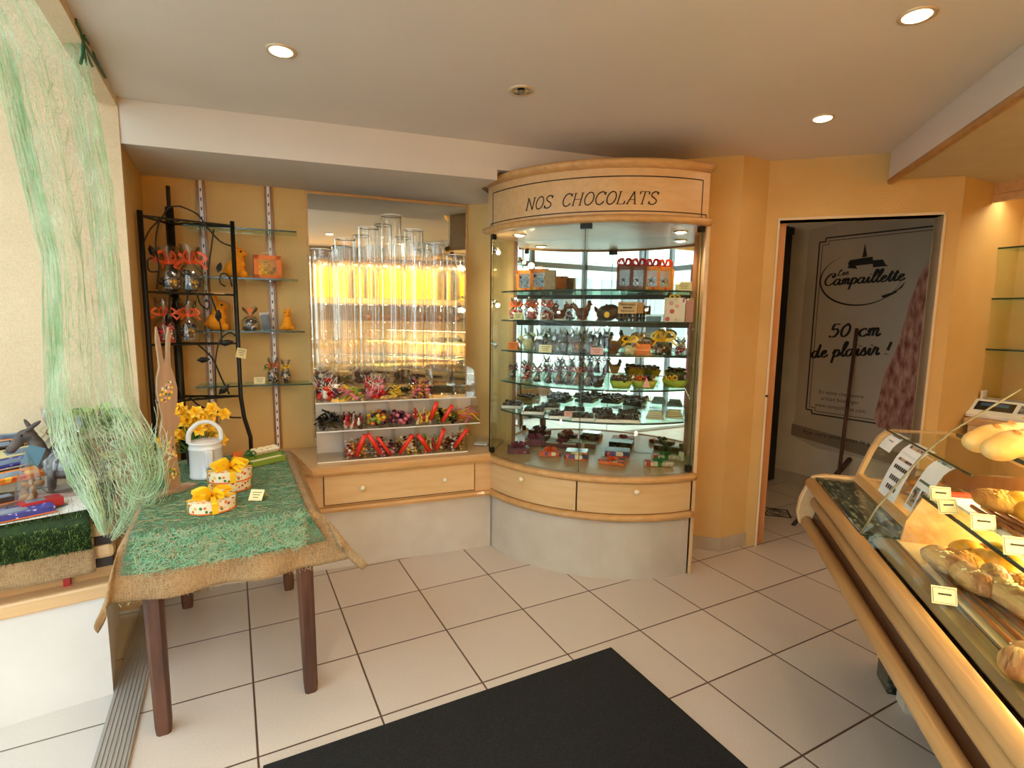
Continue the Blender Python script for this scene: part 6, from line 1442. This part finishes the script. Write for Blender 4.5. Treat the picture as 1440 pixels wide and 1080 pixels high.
# bread photograph at the right
b0 = [pq(*q) for q in ((1303, 372), (1294, 388), (1285, 412), (1279, 427), (1274, 448), (1269, 465), (1263, 486), (1256, 502), (1249, 515), (1244, 528), (1240, 545), (1236, 562), (1231, 580), (1230, 592), (1236, 601), (1252, 605))]
m = MB(); pts = b0+[(xr, b0[-1][1]), (xr, b0[0][1]+.1)]; m.add([(x, -.0065, z) for x, z in pts], [tuple(range(len(pts)))]); m.build('bread_picture', MT['crust'], PO_)
# church, oval brush stroke, wheat ear
cx, cz = pq(1217, 356); ux = (pq(1250, 375)[0]-pq(1190, 375)[0])/60
def lp(px, py): x, z = pq(px, py); return (x, z)
m = MB()
def polyp(mb, pts, y=-.0056): mb.add([(x, y, z) for x, z in [lp(*p) for p in pts]], [tuple(range(len(pts)))])
polyp(m, [(1217, 342), (1220, 361), (1213, 362)]); polyp(m, [(1196, 366), (1213, 363), (1228, 361), (1228, 371), (1194, 375), (1193, 370)]); polyp(m, [(1228, 366), (1242, 365), (1246, 372), (1250, 374), (1228, 376)]); polyp(m, [(1194, 374), (1204, 374), (1206, 378), (1192, 377)])
m.build('church_picture', ink, PO_)
ov = []
for k in range(34):
    a = R(118)+R(238)*k/33*1.0; ov.append((1213+57*math.cos(a)-2, 392-37*math.sin(a)+.08*57*math.cos(a)*-1))
pts = [lp(*p) for p in ov]; ws = [max(.002, .014*math.sin(PI*(k/33)**.8)**1.2) for k in range(34)]
m = MB(); m.strip([(x, -.0058, z) for x, z in pts], ws, (0, -1, 0)); m.build('swirl', ink, PO_)
m = MB(); polyp(m, [(1240, 416), (1255, 411), (1261, 408), (1262, 411), (1248, 418), (1241, 419)])
for k in range(5): pline(m, [lp(1256+k*1.5, 412-k), lp(1270+k*.8, 404-k*1.8)], .0035)
m.build('wheat_ear', ink, PO_)
# joined script lettering, drawn as pen strokes
G = {
 'a': ([[(.62, .8), (.4, 1), (.1, .75), (.05, .3), (.22, 0), (.48, .2), (.68, .95), (.62, .3), (.75, 0), (.98, .25)]], .95),
 'c': ([[(.55, .8), (.42, 1), (.12, .75), (.06, .3), (.28, 0), (.5, .05), (.75, .3)]], .72),
 'd': ([[(.62, .8), (.4, 1), (.1, .75), (.05, .3), (.22, 0), (.48, .2), (.8, 2.0), (.64, .4), (.75, 0), (.98, .25)]], .98),
 'e': ([[(.05, .3), (.35, .55), (.5, .85), (.35, 1.02), (.14, .75), (.08, .3), (.28, 0), (.5, .08), (.75, .35)]], .70),
 'i': ([[(0, .3), (.22, 1), (.16, .3), (.28, 0), (.5, .28)], [(.30, 1.35), (.33, 1.45)]], .48),
 'l': ([[(0, .3), (.35, 1.2), (.5, 1.95), (.34, 2.1), (.2, 1.5), (.16, .3), (.3, 0), (.52, .28)]], .50),
 'm': ([[(0, .5), (.14, 1), (.10, 0)], [(.12, .6), (.32, 1), (.42, .85), (.38, 0)], [(.40, .6), (.60, 1), (.72, .85), (.68, .2), (.78, 0), (1.0, .28)]], .98),
 'p': ([[(0, .4), (.18, 1), (.0, -.95)], [(.12, .6), (.38, 1.02), (.6, .7), (.5, .15), (.28, 0), (.14, .2)], [(.5, .12), (.8, .28)]], .78),
 'r': ([[(0, .3), (.16, 1.1), (.22, .9), (.42, .95), (.36, .3), (.48, 0), (.66, .28)]], .64),
 's': ([[(0, .3), (.3, 1.1), (.34, .7), (.46, .3), (.3, 0), (.06, .1)], [(.3, 0), (.62, .28)]], .60),
 't': ([[(0, .3), (.32, 1.7), (.2, .3), (.34, 0), (.55, .28)], [(.02, 1.2), (.52, 1.3)]], .52),
 'u': ([[(0, .6), (.12, 1), (.12, .2), (.3, 0), (.5, .3), (.6, 1), (.56, .2), (.7, 0), (.9, .28)]], .88),
 'C': ([[(1.05, 1.5), (1.0, 1.95), (.55, 2.0), (.12, 1.3), (.08, .5), (.45, -.02), (.95, .25), (1.1, .5)], [(1.05, 1.5), (.85, 1.35), (.78, 1.6), (.95, 1.7)]], 1.12),
 'L': ([[(.5, 1.45), (.72, 1.85), (.5, 2.05), (.3, 1.5), (.22, .5), (.0, .05), (.15, .22), (.5, -.02), (1.0, .25)]], .95),
 '5': ([[(.75, 1.7), (.28, 1.7), (.18, 1.0), (.5, 1.1), (.7, .7), (.5, .1), (.15, 0), (.02, .2)]], .92),
 '0': ([[(.45, 1.7), (.12, 1.2), (.08, .4), (.3, 0), (.62, .4), (.7, 1.2), (.5, 1.7), (.4, 1.68)]], .95),
 '!': ([[(.3, 1.7), (.12, .55)], [(.06, .1), (.04, .0)]], .4), ' ': ([], .55)}
def script(mb, text, p0, p1, xh, wd, slant=.22):
    """write along the line p0 -> p1 (poster x,z); xh = x-height"""
    tot = sum(G[c][1] for c in text); d = (Vector(p1)-Vector(p0)); L_ = d.length; k = L_/tot; d.normalize(); n = Vector((-d.y, d.x)); x = 0
    for c in text:
        for st in G[c][0]:
            if len(st) > 2: q = crom([(a, b, 0) for a, b in st], 5)
            else: q = [Vector((a, b, 0)) for a, b in st]
            pts = []; ws = []
            for i, p in enumerate(q):
                w2 = Vector(p0)+d*((x+p.x)*k+slant*p.y*xh)+n*(p.y*xh); pts.append((w2.x, -.0060, w2.y))
                j = q[min(i+1, len(q)-1)]-q[max(0, i-1)]; ws.append(wd*(.45+.75*abs(j.y)/(j.length+1e-6)))
            mb.strip(pts, ws, (0, -1, 0))
        x += G[c][1]
m = MB(); script(m, 'Campaillette', lp(1159, 402), lp(1272, 394), .046, .0135); script(m, 'Les', lp(1178, 388), lp(1194, 386), .022, .007); m.build('title_lettering', ink, PO_)
m = MB(); script(m, '50 cm', lp(1166, 474), lp(1238, 472), .060, .0165); script(m, 'de plaisir !', lp(1141, 503), lp(1252, 498), .055, .0165); m.build('slogan_lettering', ink, PO_)
def typed(text, px, py, px2, parent, mat, nm, size=None):
    cu = bpy.data.curves.new('t', 'FONT'); cu.body = text; cu.size = 1; cu.space_character = 1.05; o = bpy.data.objects.new('t', cu); COL.objects.link(o)
    me = bpy.data.meshes.new_from_object(o.evaluated_get(bpy.context.evaluated_depsgraph_get())); bpy.data.objects.remove(o)
    xs = [v.co.x for v in me.vertices]; a, za = lp(px, py); b, zb_ = lp(px2, py); k = (b-a)/(max(xs)-min(xs))
    mb = MB(); mb.add([(a+(v.co.x-min(xs))*k, -.0052, za+v.co.y*k*1.1) for v in me.vertices], [tuple(p.vertices) for p in me.polygons]); bpy.data.meshes.remove(me)
    return mb.build(nm, mat, parent)
typed('En vente chez votre', 1152, 553, 1215, PO_, ink, 'small_lettering'); typed('artisan boulanger', 1155, 562, 1209, PO_, ink, 'small_lettering'); typed('www.campaillette.com', 1146, 571, 1218, PO_, ink, 'small_lettering')
typed('Pour votre santé, évitez de g', 1130, 609, 1225, PO_, ink, 'small_lettering')
# dark tall cupboard edge, broom and brush in the back room
T = thing('tall_cupboard', 'narrow black cupboard edge standing left of the poster', 'cupboard', PP(-.27, -.15)+(0,), math.atan2(PD.y, PD.x))
MB().bb(-.04, .155, -.04, .10, 0.005, 2.20).build('body', MT['black'], T, bevel=.004); MB().bb(-.045, .165, -.05, .11, 2.2, 2.26).build('top', MT['black'], T)
def floorp(px, py): p = at(px, py, 0); return (p.x, p.y, 0)
a = on(1180, 665, (PW.x-.35, PW.y, 0), (PN.x, PN.y, 0)); b = on(1205, 462, (PW.x-.02, PW.y, 0), (PN.x, PN.y, 0)); d_ = (b-a)/(b.z-a.z); f = a-d_*(a.z-.06)
T = thing('broom', 'wooden broom leaning on the poster with its black head on the floor', 'broom', (f.x, f.y, 0)); iv = Matrix.Translation((-f.x, -f.y, 0))
MB(iv).tube([f, b-d_*.0], .013, 10).build('handle', MT['oak'], T, True); m = MB(); m.box((0, 0, .03), (.10, .28, .055), R(20)); m.build('head', MT['black'], T, bevel=.01)
a = on(1190, 655, (PW.x-.3, PW.y, 0), (PN.x, PN.y, 0)); b = on(1195, 646, (PW.x-.05, PW.y, 0), (PN.x, PN.y, 0)); a = on(1176, 668, (PW.x-.30, PW.y, 0), (PN.x, PN.y, 0)); d_ = (b-a)/(b.z-a.z); f = a-d_*a.z
T = thing('hand_brush', 'short brown brush handle leaning beside the broom', 'brush', (f.x, f.y, 0)); iv = Matrix.Translation((-f.x, -f.y, 0))
MB(iv).tube([f, f+(b-f)*.6], .012, 8).build('shaft', MT['black'], T, True); MB(iv).tube([f+(b-f)*.6, b], .020, 10).build('handle', MT['oak'], T, True)
p = floorp(1092, 721); T = thing('floor_drain', 'square metal floor drain with round grate in the doorway', 'drain', p, R(-45))
m = MB(); m.bb(-.09, .09, -.09, -.078, 0, .003); m.bb(-.09, .09, .078, .09, 0, .003); m.bb(-.09, -.078, -.09, .09, 0, .003); m.bb(.078, .09, -.09, .09, 0, .003); m.build('frame', MT['ink'], T); m = MB()
for r_ in (.07, .05, .03): m.lathe([(r_-.008, .0008), (r_-.006, .003), (r_, .003), (r_, .0008)], n=24)
m.build('grate', pm('grey_steel', '4E4A44', .4, metal=.6), T)
lamp('POINT', 'back_room_bulb', (3.9, 3.2, 2.3), .8, (1, .85, .66), .08)

# ================================================================== rear wall seen in the mirror
RW = thing('rear_bread_display', 'arched yellow backlit display with bread shelves reflected in the mirror', 'display unit', (1.2, -.93, 0))
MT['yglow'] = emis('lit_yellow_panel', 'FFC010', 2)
MB().bb(-1.5, 1.7, 0, .12, 2.16, 2.24).build('cornice', MT['beechdk'], RW); MB().bb(-1.5, 1.7, 0, .02, .0, 2.16).build('back_board', MT['wall'], RW)
for i in range(8):
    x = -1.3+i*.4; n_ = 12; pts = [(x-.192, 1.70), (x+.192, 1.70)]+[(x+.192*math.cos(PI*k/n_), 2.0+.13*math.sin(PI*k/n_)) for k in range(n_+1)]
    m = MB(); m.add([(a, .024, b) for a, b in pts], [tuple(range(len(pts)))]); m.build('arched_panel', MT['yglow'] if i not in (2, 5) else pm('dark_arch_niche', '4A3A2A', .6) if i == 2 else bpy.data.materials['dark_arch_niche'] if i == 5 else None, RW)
    for q_ in (-.1, .1):
        MB().ell((x+q_, .12, 2.15), (.022, .022, .018), nu=12, nv=8).build('spot', MT['bulb'], RW, True); MB().ell((x+q_, .20, 1.60), (.012, .012, .010), nu=10, nv=6).build('shelf_spot', MT['bulb'], RW, True)
for z in (1.62, 1.38, 1.14, .9, .66):
    MB().bb(-1.5, 1.7, .02, .20, z-.012, z).build('shelf', MT['beech'], RW)
random.seed(88)
for z in (1.34, 1.10, .86):
    for k in range(9): MB().ell((-1.2+k*.33, .17, z+.02), (.010, .010, .008), nu=8, nv=6).build('shelf_spot', MT['bulb'], RW, True)
    lamp('AREA', 'rear_shelf_light', (1.2, -.70, z+.01), 5, (1, .84, .55), 2.8, rot=(R(-30), 0, 0), sy=.03)
for z in (1.38, 1.14, .9, .66):
    for k in range(12):
        x = -.25+k*.26; T = thing('bread_roll', 'golden bread roll on the '+{1.38: 'top', 1.14: 'second', .9: 'third', .66: 'lowest'}[z]+' rear shelf seen in the mirror', 'bread', (x+1.2-.2, -.83, z+.001), rnd(0, 3), 'bread on the rear shelves')
        MB().ell((0, 0, .045), (.09, .05, .045)).build('crust', MT['bread'], T, True)
lamp('AREA', 'rear_display_light', (1.2, -.62, 2.12), 50, (1, .78, .45), 3.0, rot=(R(-25), 0, 0), sy=.05)
